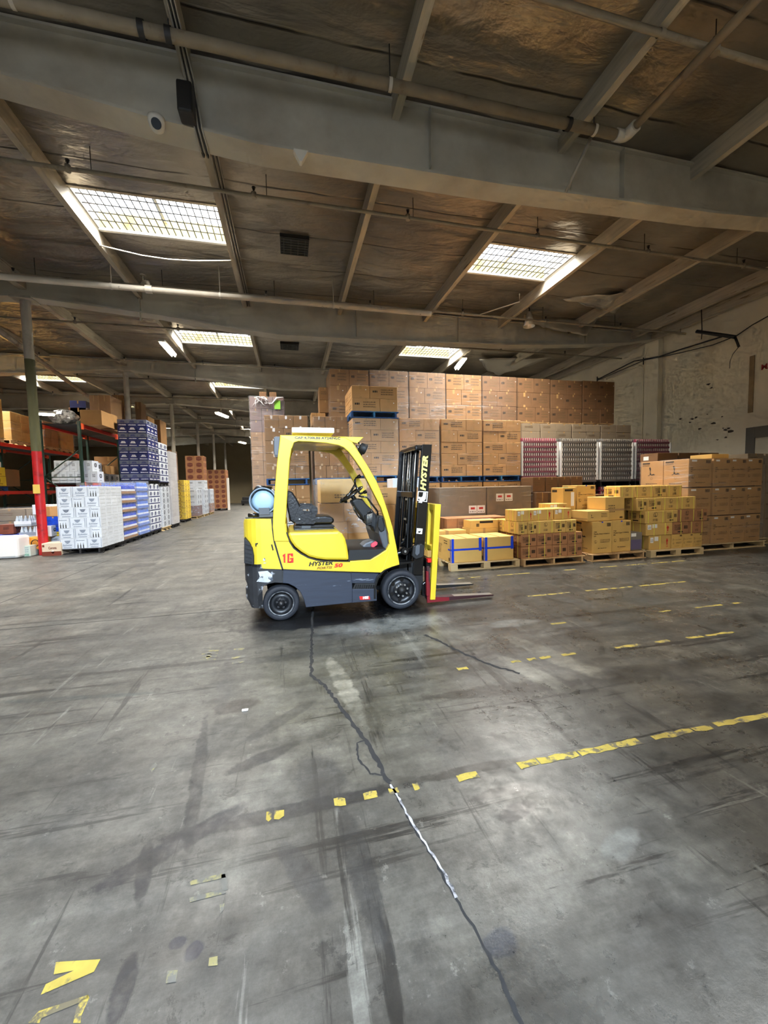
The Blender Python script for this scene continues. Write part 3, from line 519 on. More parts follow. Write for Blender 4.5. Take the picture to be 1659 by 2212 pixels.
pl = bpy.data.lights.new('dock_opening', 'AREA'); pl.shape = 'RECTANGLE'; pl.size = DX1-DX0; pl.size_y = DH; pl.cycles.is_portal = True; po = bpy.data.objects.new('dock_opening', pl); COL.objects.link(po); po.location = ((DX0+DX1)/2, YF-.1, DH/2); po.rotation_euler = (radians(90), 0, 0)
sc.view_settings.view_transform = 'Standard'; sc.view_settings.look = 'None'; sc.view_settings.exposure = .58; sc.view_settings.gamma = 1
sc.cycles.max_bounces = 5; sc.cycles.diffuse_bounces = 3; sc.cycles.glossy_bounces = 2; sc.cycles.transparent_max_bounces = 14; sc.cycles.transmission_bounces = 2
sc.cycles.sample_clamp_indirect = 6; sc.cycles.use_denoising = True; sc.cycles.use_adaptive_sampling = True; sc.cycles.adaptive_threshold = .1; sc.cycles.adaptive_min_samples = 12; sc.cycles.caustics_reflective = False; sc.cycles.caustics_refractive = False
# ================================================================ forklift
FY0, FY1, FYC = 4.60, 5.66, 5.13
my = mat('truck yellow', (206, 180, 44), .42, var=.05, nscale=5, coat=.3, rgb2=(205, 176, 30), thr=.7, w=.05)
myw = mat('truck yellow worn', (206, 182, 46), .5, var=.08, nscale=6, rgb2=(150, 130, 50), thr=.69, w=.02)
mk = mat('truck charcoal', (38, 44, 57), .5, var=.15, nscale=8, rgb2=(130, 138, 148), thr=.66, w=.015, stretch=(.5, 1, 5))
mkb = mat('bumper scraped', (34, 35, 38), .6, var=.2, nscale=10, rgb2=(158, 162, 168), thr=.56, w=.02)
mbk = mat('gloss black', (12, 12, 13), .25, coat=.3); mbm = mat('matt black', (11, 12, 13), .6); mrub = mat('tyre rubber', (28, 31, 38), .75, var=.15, nscale=9, bump=.2)
mrim = mat('rim black', (24, 25, 28), .4); mst = mat('bare steel', (176, 176, 172), .3, .8, var=.1); mvin = mat('black vinyl', (9, 9, 11), .35, bump=.15, bscale=40)
mred = mat('decal red', (196, 28, 22), .5); mrd2 = mat('fork red', (112, 16, 26), .5); mbrn = mat('decal brown', (120, 62, 18), .5); mwht = mat('decal white', (236, 234, 226), .5); mdy = mat('decal yellow', (236, 232, 120), .5); mgry = mat('lamp housing', (74, 78, 84), .5); mlens = mat('lamp lens', (196, 200, 204), .15)
def pf(u, v, Y=FY0):
    p = on(500+u/2.765, 900+v/2.765, 'y', Y); return (p.x, p.z)
def PF(pts, Y=FY0): return [pf(u, v, Y) for u, v in pts]
FL = empty('forklift', (pf(560, 1160)[0], FYC, 0)); T(FL, 'yellow and black counterbalance forklift parked side-on with lowered forks', 'forklift')
FO = Vector(FL.location)
def fadd(mb, name, parent=None):
    mb.v = [(v[0]-FO.x, v[1]-FO.y, v[2]-FO.z) for v in mb.v]; return mb.build(name, parent or FL)
def rounded(mb, prof, y0, y1, m, r=.22, rear=True, n=6, bulge=None):
    """side profile swept across the truck, its rear corners rounded in plan; per-slice clamp of x"""
    x_min = min(p[0] for p in prof); ys = []; W = (y1-y0)
    for i in range(n+1): ys.append(r*(1-cos(pi/2*i/n)))
    sl = [(y0+t, t) for t in ys]+[(y1-t, t) for t in ys[::-1]]; vs = []; k = len(prof)
    for y, t in sl:
        d = r-math.sqrt(max(0, r*r-(r-t)**2))
        for x, z in prof: vs.append((max(x, x_min+d), y, z))
    fs = [tuple(range(k)), tuple(range((len(sl)-1)*k, len(sl)*k))]
    for j in range(len(sl)-1):
        for i in range(k): fs.append((j*k+i, j*k+(i+1) % k, (j+1)*k+(i+1) % k, (j+1)*k+i))
    mb.add(vs, fs, m)
def arcp(cx_, cy_, rx, ry, a0, a1, n=12): return [(cx_+rx*cos(radians(a0+(a1-a0)*i/n)), cy_-ry*sin(radians(a0+(a1-a0)*i/n))) for i in range(n+1)]
# counterweight: yellow upper, scraped black lower, dark louvre panel at the tail
up = [(62, 640), (68, 618), (120, 612), (238, 612), (242, 660), (250, 740), (275, 830), (302, 912), (190, 908), (120, 900), (70, 885), (66, 800), (62, 700)]
mb = MB(); rounded(mb, PF(up), FY0, FY1, my, .2); fadd(mb, 'counterweight')
lo_ = [(68, 888), (120, 902), (190, 910), (300, 914), (300, 992)] + [(262, 990), (225, 996), (190, 1012), (165, 1040), (152, 1075), (150, 1145), (118, 1148), (76, 1100), (76, 1040), (92, 1020), (74, 990), (70, 930)]
mb = MB(); rounded(mb, PF(lo_), FY0-.005, FY1+.005, mkb, .2); fadd(mb, 'rear_bumper')
mb = MB(); x0, z1 = pf(72, 722); x1, z0 = pf(133, 882); pts = PF([(76, 722), (108, 752), (126, 785), (135, 830), (136, 880), (128, 886), (76, 876)])
mb.prism(pts, FY0-.012, FY0+.3, mbm, 'y', .008)
for i in range(5): mb.prism(PF([(84, 760+i*24), (122, 770+i*24), (122, 776+i*24), (84, 766+i*24)]), FY0-.018, FY0-.011, mbk)
fadd(mb, 'tail_louvre'); mb = MB(); mb.prism([(p[0], p[1]) for p in pts], FY1-.3, FY1+.012, mbm, 'y'); fadd(mb, 'tail_louvre')
# chassis side with both wheel arches
ra = arcp(305, 1115, 135, 118, 118, -8, 12); fa = arcp(1018, 1045, 155, 152, 152, 68, 10)
ch = [(300, 914), (500, 922), (712, 930), (728, 924), (890, 930), (940, 892)]
chs = [(302, 914), (712, 930), (722, 1030), (722, 1100), (865, 1092), (865, 1104), (445, 1140)] + [(q[0], q[1]) for q in reversed([p for p in ra])] + [(302, 992)]
mb = MB(); mb.prism(PF([(302, 914), (714, 930), (722, 1000), (722, 1112), (445, 1140), (432, 1090), (410, 1045), (375, 1015), (340, 998), (302, 994)]), FY0, FY0+.07, mk, 'y', .006)
mb.prism(PF([(302, 914), (714, 930), (722, 1000), (722, 1112), (445, 1140), (432, 1090), (410, 1045), (375, 1015), (340, 998), (302, 994)]), FY1-.07, FY1, mk)
mb.prism(PF([(305, 900), (740, 915), (890, 935), (860, 1085), (445, 1120), (430, 1050), (340, 990)]), FY0+.24, FY1-.24, mbm); fadd(mb, 'chassis')
mb = MB()   # step well, tread and sill
mb.prism(PF([(716, 928), (892, 930), (868, 985), (862, 1000), (722, 1000)]), FY0+.05, FY0+.1, mk); mb.prism(PF([(722, 1030), (740, 1000), (862, 998), (866, 1028)]), FY0, FY0+.2, mbm, 'y', .004)
mb.prism(PF([(722, 1030), (866, 1028), (868, 1100), (722, 1112)]), FY0, FY0+.06, mk, 'y', .004)
for i in range(9): mb.prism(PF([(742+i*13, 1004), (748+i*13, 1004), (744+i*13, 1026), (737+i*13, 1026)]), FY0-.004, FY0, mbk)
x, z = pf(768, 1092); mb.text('HSE', (x+.035, FY0-.003, z), (1, 0, .02), (0, 0, 1), .033, mwht, .05); mb.prism(PF([(764, 1074), (824, 1072), (828, 1092), (768, 1094)]), FY0-.002, FY0+.01, mred); fadd(mb, 'step')
# yellow side panel with cowl flare, black gap lines
side = [(243, 612), (328, 640), (332, 700), (346, 745), (372, 785), (410, 815), (455, 840), (505, 855), (560, 862), (708, 864), (830, 856), (880, 826), (924, 797), (944, 760), (958, 700), (985, 800), (1002, 882), (960, 896), (915, 915), (892, 932), (720, 927), (500, 920), (306, 912), (280, 830), (255, 740), (247, 680)]
for a, c in ((FY0, FY0+.06), (FY1-.06, FY1)):
    mb = MB(); mb.prism(PF(side), a, c, my, 'y', .006); fadd(mb, 'side_panel')
def gap(pts, w=6):
    mb = MB(); P_ = PF(pts); q = [Vector((p[0], 0, p[1])) for p in P_]; vs = []
    for i, p in enumerate(q):
        d = (q[min(i+1, len(q)-1)]-q[max(0, i-1)]).normalized(); n = Vector((-d.z, 0, d.x))*(w/2.765/186/2); vs += [(p.x+n.x, FY0-.0035, p.z+n.z), (p.x-n.x, FY0-.0035, p.z-n.z), (p.x+n.x, FY0+.02, p.z+n.z), (p.x-n.x, FY0+.02, p.z-n.z)]
    fs = []
    for i in range(len(q)-1): b = i*4; fs += [(b, b+1, b+5, b+4), (b, b+4, b+6, b+2), (b+1, b+3, b+7, b+5)]
    mb.add(vs, fs, mbk); return mb
G = gap([(242, 612), (247, 680), (256, 745), (280, 830), (306, 914), (303, 992)], 9)
for P_ in ([(330, 690), (345, 742), (372, 785), (412, 816), (458, 841), (508, 856), (560, 862), (708, 864)], [(302, 914), (500, 922), (716, 930)]):
    g2 = gap(P_, 7); k = len(G.v); G.v += g2.v; G.f += [tuple(i+k for i in f) for f in g2.f]; G.m += g2.m; G.sm += g2.sm
fadd(G, 'panel_seam')
hood = [(334, 700), (352, 694), (640, 686), (664, 700), (682, 730), (694, 780), (706, 860), (560, 858), (508, 851), (462, 838), (415, 810), (378, 780), (352, 745)]
mb = MB(); mb.prism(PF(hood), FY0+.012, FY1-.012, my, 'y', .035); fadd(mb, 'hood')
mb = MB(); mb.prism(PF([(700, 862), (704, 800), (880, 795), (925, 790), (924, 800), (880, 828), (832, 856)]), FY0+.03, FY1-.03, mbm); fadd(mb, 'floor_plate')
# overhead guard: two welded side frames, cross bars and visor
rear_leg = [(292, 112), (366, 150), (348, 260), (338, 400), (328, 560), (322, 650), (330, 705), (345, 745), (255, 745), (246, 660), (250, 560), (260, 420), (272, 280)]
top_bar = [(290, 110), (420, 112), (560, 118), (680, 124), (720, 150), (745, 185), (700, 210), (672, 186), (640, 172), (560, 158), (470, 151), (400, 148), (374, 156), (362, 190), (340, 210), (288, 180)]
front_leg = [(660, 130), (700, 140), (735, 172), (770, 225), (820, 305), (866, 385), (902, 470), (935, 570), (962, 660), (984, 770), (1004, 884), (960, 897), (915, 915), (892, 932), (908, 890), (930, 830), (944, 768), (936, 700), (918, 620), (893, 545), (860, 480), (820, 400), (776, 318), (730, 250), (700, 212), (668, 184)]
for a, c in ((FY0-.01, FY0+.07), (FY1-.07, FY1+.01)):
    mb = MB(); mb.prism(PF(rear_leg), a, c, myw, 'y', .008); mb.prism(PF(top_bar), a+.001, c-.001, my, 'y', .008); mb.prism(PF(front_leg), a+.002, c-.002, my, 'y', .008)
    if a < FY0:
        gl = gap([(352, 172), (340, 300), (330, 440), (320, 600), (318, 700)], 2); mb.add(gl.v, gl.f, mbrn)
        gl = gap([(740, 230), (790, 315), (850, 430), (890, 525), (925, 640), (948, 760)], 2); mb.add(gl.v, gl.f, mbrn)
    fadd(mb, 'guard_frame')
for u in (300, 395, 460, 525, 590, 655):
    mb = MB(); x, z = pf(u, 122); mb.box(x, x+(.12 if u == 300 else .05), FY0+.06, FY1-.06, z-.05, z-.01, my, .006); fadd(mb, 'guard_crossbar')
x, z = pf(300, 122); x2 = pf(680, 122)[0]; mb = MB(); mb.box(x, x2, FY0+.06, FY1-.06, z-.058, z-.05, my); fadd(mb, 'guard_roof_plate')
mb = MB(); mb.prism(PF([(620, 118), (790, 122), (752, 160), (722, 152), (680, 126)]), FY0+.0, FY1-.0, my, 'y', .004); fadd(mb, 'guard_visor')
x, z = pf(378, 134); mb = MB(); mb.text('CAP 4,700LBS AT24INLC', (x, FY0-.013, z-.003), (1, 0, -.006), (0, 0, 1), .032, mbk, .03, width=pf(650, 134)[0]-x); fadd(mb, 'capacity_lettering')
mb = MB(); x0, z1 = pf(360, 74, 5.0); x1, z0 = pf(607, 108, 5.0); mb.box(x0, x1, FY0+.25, FY0+.6, z0, z1, mwht, .008); fadd(mb, 'white_roof_box')
# lamps
mb = MB(); pts = PF([(250, 118), (258, 110), (290, 110), (278, 236), (256, 232), (250, 200)]); mb.prism(pts, FY0+.12, FY0+.32, mgry, 'y', .008); mb.prism(PF([(262, 225), (290, 225), (290, 240), (262, 240)]), FY0+.05, FY0+.2, mbk); fadd(mb, 'rear_lamp')
for Yl, c in ((FY0+.05, (785, 190)), (FY1-.1, (770, 205))):
    mb = MB(); x, z = pf(c[0], c[1], Yl); d = Vector((.9, 0, -.42)).normalized(); p = Vector((x, Yl, z)); mb.tube([p-d*.045, p-d*.035, p+d*.03, p+d*.04], [.03, .055, .065, .06], mbm, 14); mb.tube([p+d*.036, p+d*.043], .052, mlens, 14); mb.tube([p, p+Vector((-.06, 0, .08))], .01, mbk, 6); fadd(mb, 'work_lamp')
# decals
def decal(t, u0, v0, hpx, wpx, m, name, bold=.02, shear=0, tilt=0):
    x, z = pf(u0, v0); h = hpx/2.765/186; w_ = wpx/2.765/186; mb = MB(); mb.text(t, (x, FY0-.008, z), (1, 0, tilt), (0, 0, 1), h, m, bold, shear, w_); fadd(mb, name)
decal('HYSTER', 462, 893, 26, 142, mbk, 'maker_lettering', .03, .25); decal('50', 613, 901, 25, 52, mred, 'maker_lettering', .04, .2); decal('FORTIS', 510, 912, 14, 92, mbrn, 'maker_lettering', .02, .3)
mb = MB()   # stencilled 1 G
def dq(mb, q, m, y=FY0-.009): mb.add([(pf(u, v)[0], y, pf(u, v)[1]) for u, v in q], [tuple(range(len(q)))], m)
for q in ([(306, 826), (322, 816), (322, 870), (312, 872), (311, 834), (306, 836)], [(334, 818), (348, 817), (346, 830), (344, 870), (334, 872)], [(353, 816), (368, 816), (368, 834), (360, 834), (352, 828)], [(350, 844), (370, 842), (370, 870), (352, 872), (352, 862), (359, 856), (359, 852), (350, 852)], [(344, 817), (354, 817), (354, 823), (344, 823)], [(342, 864), (354, 864), (354, 872), (342, 872)]): dq(mb, q, mred)
fadd(mb, 'stencilled_number')
mb = MB()
for q in ([(236, 764), (244, 762), (252, 795), (246, 800)], [(282, 727), (286, 722), (290, 727), (286, 732)], [(142, 756), (158, 754), (158, 760), (150, 762), (150, 774), (143, 774)]): dq(mb, q, mbk)
for q in ([(190, 848), (200, 842), (204, 856), (196, 864), (188, 858)], [(160, 925), (215, 920), (240, 940), (250, 975), (220, 990), (150, 985), (170, 955)], [(208, 870), (192, 872), (192, 876), (206, 876)]): dq(mb, q, mat('bare scrape', (176, 180, 180), .6, var=.15, nscale=12, rgb2=(60, 66, 76), thr=.56, w=.02))
fadd(mb, 'paint_chip')
# wheels
def wheel(u, v, r, front):
    x, z = pf(u, v, FY0+.0); z = r; wd = .17
    for side_, yo in ((-1, FY0+.01), (1, FY1-.01)):
        W = empty('wheel', (x-FO.x, yo-FO.y, z)); W.parent = FL; s = side_; fr = r*.72 if front else r*.68
        mb = MB(); mb.lathe([(fr, 0), (r*.93, -s*-.004), (r*.985, s*-.02+0), (r, s*-.045), (r, s*-(wd-.03)), (r*.95, s*-wd), (fr, s*-wd)] if 0 else [(fr, -s*.0), (r*.93, -s*.0), (r*.985, -s*.018), (r, -s*.045), (r, -s*(wd-.03)), (r*.95, -s*wd), (fr, -s*wd), (fr, -s*0)], (0, 0, 0), mrub, 'y', 48)
        mb.build('tyre', W)
        mb = MB(); mb.lathe([(fr+.001, s*.004), (fr*.95, s*.006), (fr*.93, -s*.02), (fr*.86, -s*.05), (fr*.5, -s*.045), (fr*.46, -s*.02), (0.001, -s*.02)], (0, 0, 0), mrim, 'y', 40)
        mb.lathe([(fr+.004, s*.007), (fr*.945, s*.009), (fr*.94, s*.004), (fr+.002, s*.004)], (0, 0, 0), mat('rim worn edge', (120, 122, 124), .5, .4, rgb2=(40, 42, 46), thr=.52, nscale=20), 'y', 40)
        hr = fr*.3; mb.lathe([(hr, -s*.02), (hr, s*.0), (hr*.8, s*.02), (hr*.55, s*.045), (.001, s*.05)], (0, 0, 0), mbm if front else mrim, 'y', 24); mb.build('rim', W)
        nb = 8 if front else 5; mb = MB()
        for i in range(nb):
            a = 2*pi*i/nb+.2; rr = fr*.43 if front else fr*.36; mb.tube([(rr*cos(a), -s*.022, rr*sin(a)), (rr*cos(a), s*.006, rr*sin(a))], .012 if front else .014, mst if front else mrim, 6)
        mb.build('wheel_nut', W)
        mb = MB()
        for i in range(6 if front else 0):
            a = 2*pi*i/6+.4; rr = fr*.7; mb.tube([(rr*cos(a), -s*.044, rr*sin(a)), (rr*cos(a), -s*.038, rr*sin(a))], .024, mbk, 12)
        if front: mb.build('rim_hole', W)
wheel(1018, 1040, .243, True); wheel(298, 1133, .205, False)
mb = MB()  # front fender lip
q = [(862, 1088), (862, 1020), (880, 968), (912, 925), (960, 898), (1005, 884), (1088, 872), (1090, 864), (1005, 872), (950, 888), (905, 916), (868, 962), (850, 1018), (850, 1088)]
mb.prism(PF(q), FY0-.006, FY0+.12, mbk, 'y', .003); mb.prism(PF(q), FY1-.12, FY1+.006, mbk); fadd(mb, 'front_fender')
# gas bottle across the counterweight
g = empty('gas_bottle', (0, 0, 0)); g.parent = FL; cx_, cz_ = pf(195, 500, 4.9); R_ = .152; y0 = FYC-.42
mb = MB(); prof_ = [(.001, 0), (R_*.55, .0), (R_*.75, .012), (R_*.8, .03), (R_*.98, .07), (R_, .1), (R_, .66), (R_*.8, .76), (.03, .8), (.03, .84)]
mb.lathe([(r_, t) for r_, t in prof_], (cx_-FO.x, y0-FO.y, cz_), mat('bottle blue grey', (150, 176, 190), .45, var=.06), 'y', 36); mb.build('cylinder_shell', g)
mb = MB(); mb.lathe([(R_*.9, -.03), (R_*1.0, -.03), (R_*1.02, .06), (R_*.9, .06), (R_*.9, -.03)], (cx_-FO.x, y0-FO.y, cz_), mat('bottle collar', (120, 134, 148), .5), 'y', 36)
mb.tube([(cx_-.14-FO.x, y0-FO.y, cz_+.05), (cx_-.05-FO.x, y0-.01-FO.y, cz_+.165), (cx_+.1-FO.x, y0-FO.y, cz_+.14)], .018, mbk, 8); mb.build('foot_ring', g)
mb = MB(); mb.box(cx_-.05-FO.x, cx_+.11-FO.x, y0-.03-FO.y, y0+.7-FO.y, cz_-.19, cz_-.13, mgry, .008); mb.box(cx_-.05-FO.x, cx_+.07-FO.x, y0-.04-FO.y, y0-.01-FO.y, cz_-.16, cz_-.08, mgry, .004)
mb.tube([(cx_-.17-FO.x, y0-FO.y, cz_-.16), (cx_-.05-FO.x, y0-FO.y, cz_-.16)], .022, mbk, 8); mb.tube([(cx_-.2-FO.x, y0+.02-FO.y, cz_-.19), (cx_+.1-FO.x, y0+.02-FO.y, cz_-.2)], .018, mst, 8)
mb.box(cx_-.12-FO.x, cx_+.12-FO.x, y0-FO.y, y0+.7-FO.y, pf(100, 616)[1]-.01, cz_-.17, mbm); mb.build('bottle_bracket', g)
mb = MB()
for t in (.2, .5): mb.lathe([(R_*1.01, t-.02), (R_*1.03, t-.02), (R_*1.03, t+.02), (R_*1.01, t+.02)], (cx_-FO.x, y0-FO.y, cz_), mst, 'y', 30)
mb.build('strap', g)
# seat
sy0, sy1 = FYC-.24, FYC+.24
def seatpart(pts, name, m=None, y0=sy0, y1=sy1, bev=.03, Y=4.95): mb = MB(); mb.prism(PF(pts, Y), y0, y1, m or mvin, 'y', bev); return fadd(mb, name)
seatpart([(326, 450), (340, 440), (365, 452), (390, 490), (410, 530), (418, 560), (400, 600), (380, 640), (350, 620), (335, 560), (325, 500)], 'seat_backrest', bev=.04)
seatpart([(400, 600), (500, 596), (560, 592), (605, 600), (614, 620), (600, 638), (470, 640), (400, 640)], 'seat_cushion', bev=.03)
mb = MB()
for q in ([(375, 690), (372, 665), (385, 650), (500, 645), (600, 642), (612, 655), (600, 668), (400, 668), (600, 672), (610, 684), (596, 692)],): mb.prism(PF(q, 4.95), sy0+.02, sy1-.02, mvin)
for i in range(3): mb.prism(PF([(378, 650+i*15), (608, 646+i*15), (614, 652+i*15), (606, 658+i*15), (382, 662+i*15), (372, 656+i*15)], 4.95), sy0, sy1, mbk, 'y', .004)
mb.prism(PF([(418, 648), (472, 646), (472, 662), (418, 664)], 4.95), sy0-.008, sy0+.01, mgry); fadd(mb, 'seat_suspension')
out = [(400, 540), (418, 526), (490, 528), (508, 540), (512, 566), (500, 590), (498, 628), (488, 638), (390, 636), (372, 622), (376, 600), (388, 570)]; hole = [(424, 552), (474, 550), (478, 578), (430, 574)]
for yy in ((sy0-.07, sy0-.01), (sy1+.01, sy1+.07)):
    A = PF(out, 4.92); cxy = pf(450, 566, 4.92); Hh = PF(hole, 4.92); hs = [Hh[2]]*0
    # ring between outline and hole: match each outline vertex to the nearest hole point in order
    hol = [Hh[0], Hh[0], Hh[1], Hh[1], Hh[1], Hh[2], Hh[2], Hh[2], Hh[3], Hh[3], Hh[3], Hh[0]]; n = len(A); vs = []
    for y_ in yy: vs += [(p[0], y_, p[1]) for p in A]+[(p[0], y_, p[1]) for p in hol]
    fs = []
    for i in range(n):
        j = (i+1) % n; fs += [(i, j, n+j, n+i), (2*n+i, 2*n+j, 3*n+j, 3*n+i), (i, j, 2*n+j, 2*n+i), (n+i, n+j, 3*n+j, 3*n+i)]
    mb = MB(); mb.add(vs, fs, mvin); x, z = pf(405, 608, 4.92); mb.tube([(x, yy[0]-.003, z), (x, yy[0]+.003, z)], .009, mst, 10); fadd(mb, 'hip_restraint')
# steering column, wheel, levers, dash
mb = MB(); mb.prism(PF([(712, 505), (735, 492), (775, 488), (800, 520), (840, 560), (862, 590), (868, 640), (850, 690), (838, 660), (800, 640), (770, 590), (735, 545)], 5.0), FYC-.2, FYC+.02, mbm, 'y', .02); fadd(mb, 'steering_column')
wc = Vector((pf(715, 465, 5.05)[0], FYC-.08, pf(715, 465, 5.05)[1])); wn = Vector((-.56, 0, .83)).normalized(); wu = Vector((0, 1, 0)); wv = wn.cross(wu)
mb = MB(); ring = [(wc+wu*(.17*cos(2*pi*k/28))+wv*(.17*sin(2*pi*k/28))) for k in range(29)]; mb.tube(ring, .014, mbk, 8, cap=False); mb.tube([wc, wc-wn*.12], .03, mbk, 10)
for a in (.5, 2.6, 4.7): mb.tube([wc-wn*.02, wc+(wu*cos(a)+wv*sin(a))*.17], .012, mbk, 6)
k_ = wc+wu*(-.15)+wv*.06; mb.tube([k_, k_+wn*.05], .02, mbk, 8); fadd(mb, 'steering_wheel')
def pth(l, Y): return [(pf(u, v, Y)[0], Y, pf(u, v, Y)[1]) for u, v in l]
for l, Y in (([(738, 405), (738, 375), (742, 368), (762, 358)], 4.98), ([(738, 405), (758, 440), (764, 458), (772, 460), (798, 450)], 4.98)):
    mb = MB(); mb.tube(pth(l, Y), .013, mbk, 8); e = pth(l, Y)[-1]; mb.tube([(e[0]-.02, e[1], e[2]-.008), (e[0]+.02, e[1], e[2]+.008)], [.02, .024], mbk, 8); fadd(mb, 'control_lever')
mb = MB(); mb.tube(pth([(738, 405), (700, 470), (672, 500)], 4.98), .014, mbk, 8); mb.tube(pth([(652, 492), (672, 504), (690, 510)], 4.98), .018, mbk, 8); fadd(mb, 'column_stalk')
mb = MB(); mb.tube(pth([(760, 474), (810, 482), (822, 500), (872, 565), (874, 590)], 4.85), .012, mbk, 8); fadd(mb, 'grab_rail')
mb = MB(); mb.tube(pth([(728, 535), (735, 560), (760, 600), (790, 620)], 4.85), .01, mbk, 8); fadd(mb, 'grab_rail')
mb = MB(); mb.prism(PF([(872, 590), (895, 588), (912, 615), (928, 690), (936, 790), (900, 796), (882, 760), (860, 690), (862, 630)], 4.9), FY0+.09, FY1-.09, mgry, 'y', .02); mb.prism(PF([(876, 600), (900, 600), (914, 650), (912, 680), (890, 690), (872, 660)], 4.7), FY0+.075, FY0+.12, mbm, 'y', .012)
fadd(mb, 'dashboard')
mb = MB()
for i in range(4): p = pth([(812+i*8, 640-i*3), (815+i*8, 580-i*2)], 4.82+i*.0); mb.tube(p, .005, mst, 5); mb.tube([p[1], (p[1][0]-.003, p[1][1], p[1][2]+.03)], .009, mbk, 6)
mb.prism(PF([(800, 590), (836, 585), (838, 648), (806, 650)], 4.85), 4.85, 4.93, mbm, 'y', .006); fadd(mb, 'hydraulic_levers')
mb = MB(); mb.prism(PF([(800, 752), (838, 738), (872, 750), (870, 770), (830, 790), (780, 796), (780, 770)], 4.9), 4.86, 5.1, mgry, 'y', .02); mb.prism(PF([(834, 778), (836, 760), (862, 745), (874, 752), (872, 766), (850, 782)], 4.82), 4.82, 4.86, mat('pink rag', (210, 70, 86), .7), 'y', .006); fadd(mb, 'pedal_cover')
# mast: two outer rails, two inner rails, crosshead, cylinders, chains, hoses
def rail(u0, u1, v0, um0, um1, v1, Y, th, m, name, bev=.004):
    mb = MB(); mb.prism(PF([(u0, v0), (u1, v0), (um1, v1), (um0, v1)], Y), Y, Y+th, m, 'y', bev); fadd(mb, name)
MYN, MYF = 4.74, 5.46
rail(1140, 1198, 166, 1084, 1142, 945, MYN, .03, mbk, 'outer_mast_rail'); rail(1140, 1198, 166, 1084, 1142, 945, MYF, .03, mbk, 'outer_mast_rail')
x_t, z_t = pf(1169, 166, MYN); x_b, z_b = pf(1113, 945, MYN)
def ml(t, dx=0): return (x_b+(x_t-x_b)*t+dx, z_b+(z_t-z_b)*t)
for Y in (MYN, MYF+.0):
    mb = MB(); s_ = 1 if Y == MYN else -1; a, c = ml(1, -.045), ml(0, -.045)
    mb.prism([(a[0], a[1]-.02), (a[0]+.012, a[1]-.02), (c[0]+.012, c[1]), (c[0], c[1])], Y+(.03 if s_ > 0 else -.07), Y+(.1 if s_ > 0 else 0), mbk); fadd(mb, 'inner_mast_rail')
    mb = MB(); a, c = ml(.98, -.09), ml(.02, -.09); mb.tube([(a[0], Y+s_*.13, a[1]), (c[0], Y+s_*.13, c[1])], .022, mbk, 12); mb.tube([(a[0]-.015, Y+s_*.13-.02, a[1]), (a[0]-.015+(c[0]-a[0])*.4, Y+s_*.13-.02, a[1]+(c[1]-a[1])*.4)], .006, mst, 8); fadd(mb, 'lift_cylinder')
    mb = MB(); a, c = ml(.97, -.05), ml(.05, -.05); mb.tube([(a[0], Y+s_*.2, a[1]), (c[0], Y+s_*.2, c[1])], .012, mbm, 6); fadd(mb, 'lift_chain')
mb = MB(); a, c = ml(.96, -.08), ml(.04, -.08); mb.tube([(a[0], FYC, a[1]-.0), (c[0], FYC, c[1])], .045, mbk, 16); mb.tube([(a[0]-.01, FYC-.07, a[1]), (c[0]-.01, FYC-.07, c[1])], .006, mst, 8)
for t in (.74, .58, .42, .25): p = ml(t, -.1); mb.box(p[0]-.03, p[0]+.03, FYC-.13, FYC-.03, p[1]-.012, p[1]+.012, mst)
fadd(mb, 'centre_cylinder')
for Y, o0, o1 in ((MYF-.06, -.17, .0), (MYN+.2, -.1, -.03), (MYF-.26, -.13, -.06)):
    mb = MB(); a, c = ml(.98), ml(.02); mb.prism([(a[0]+o0, a[1]), (a[0]+o1, a[1]), (c[0]+o1, c[1]), (c[0]+o0, c[1])], Y, Y+.03, mbk, 'y', .003); fadd(mb, 'inner_mast_rail')
for yy in (FYC-.12, FYC+.1, MYF-.14):
    mb = MB(); a, c = ml(.97, -.1), ml(.03, -.1); mb.tube([(a[0], yy, a[1]), (c[0], yy, c[1])], .03, mbk, 12); mb.tube([(a[0]-.026, yy-.012, a[1]), (a[0]-.026+(c[0]-a[0])*.5, yy-.012, a[1]+(c[1]-a[1])*.5)], .005, mst, 6); fadd(mb, 'lift_cylinder')
mb = MB(); a = ml(1, -.15); mb.box(a[0], a[0]+.13, MYN+.02, MYF+.02, z_t-.07, z_t-.005, mbk, .02); fadd(mb, 'mast_crosshead')
mb = MB(); a = ml(.62, -.14); mb.box(a[0], a[0]+.03, MYN+.04, MYF, a[1]-.04, a[1]+.04, mbk, .006); a = ml(.04, -.14); mb.box(a[0], a[0]+.03, MYN+.04, MYF, a[1]-.08, a[1]+.08, mbk, .006); fadd(mb, 'mast_crossbar')
for yy, dd in ((FYC-.22, 0), (FYC-.18, .02), (FYC+.2, .01)):
    mb = MB(); pts = [ml(t, -.12+dd+.012*sin(t*9)) for t in (.93, .8, .66, .5, .35, .2, .08, .0)]; mb.tube([(p[0], yy+.015*sin(i*1.7), p[1]) for i, p in enumerate(pts)], .01, mbm, 7); fadd(mb, 'hydraulic_hose')
mb = MB(); mb.tube(pth([(1052, 340), (1048, 380), (1066, 412)], 4.95), .007, mst, 6); fadd(mb, 'hydraulic_hose'); mb = MB(); mb.tube(pth([(1048, 640), (1045, 700), (1030, 745), (1010, 762)], 4.86), .012, mbm, 7); fadd(mb, 'hydraulic_hose')
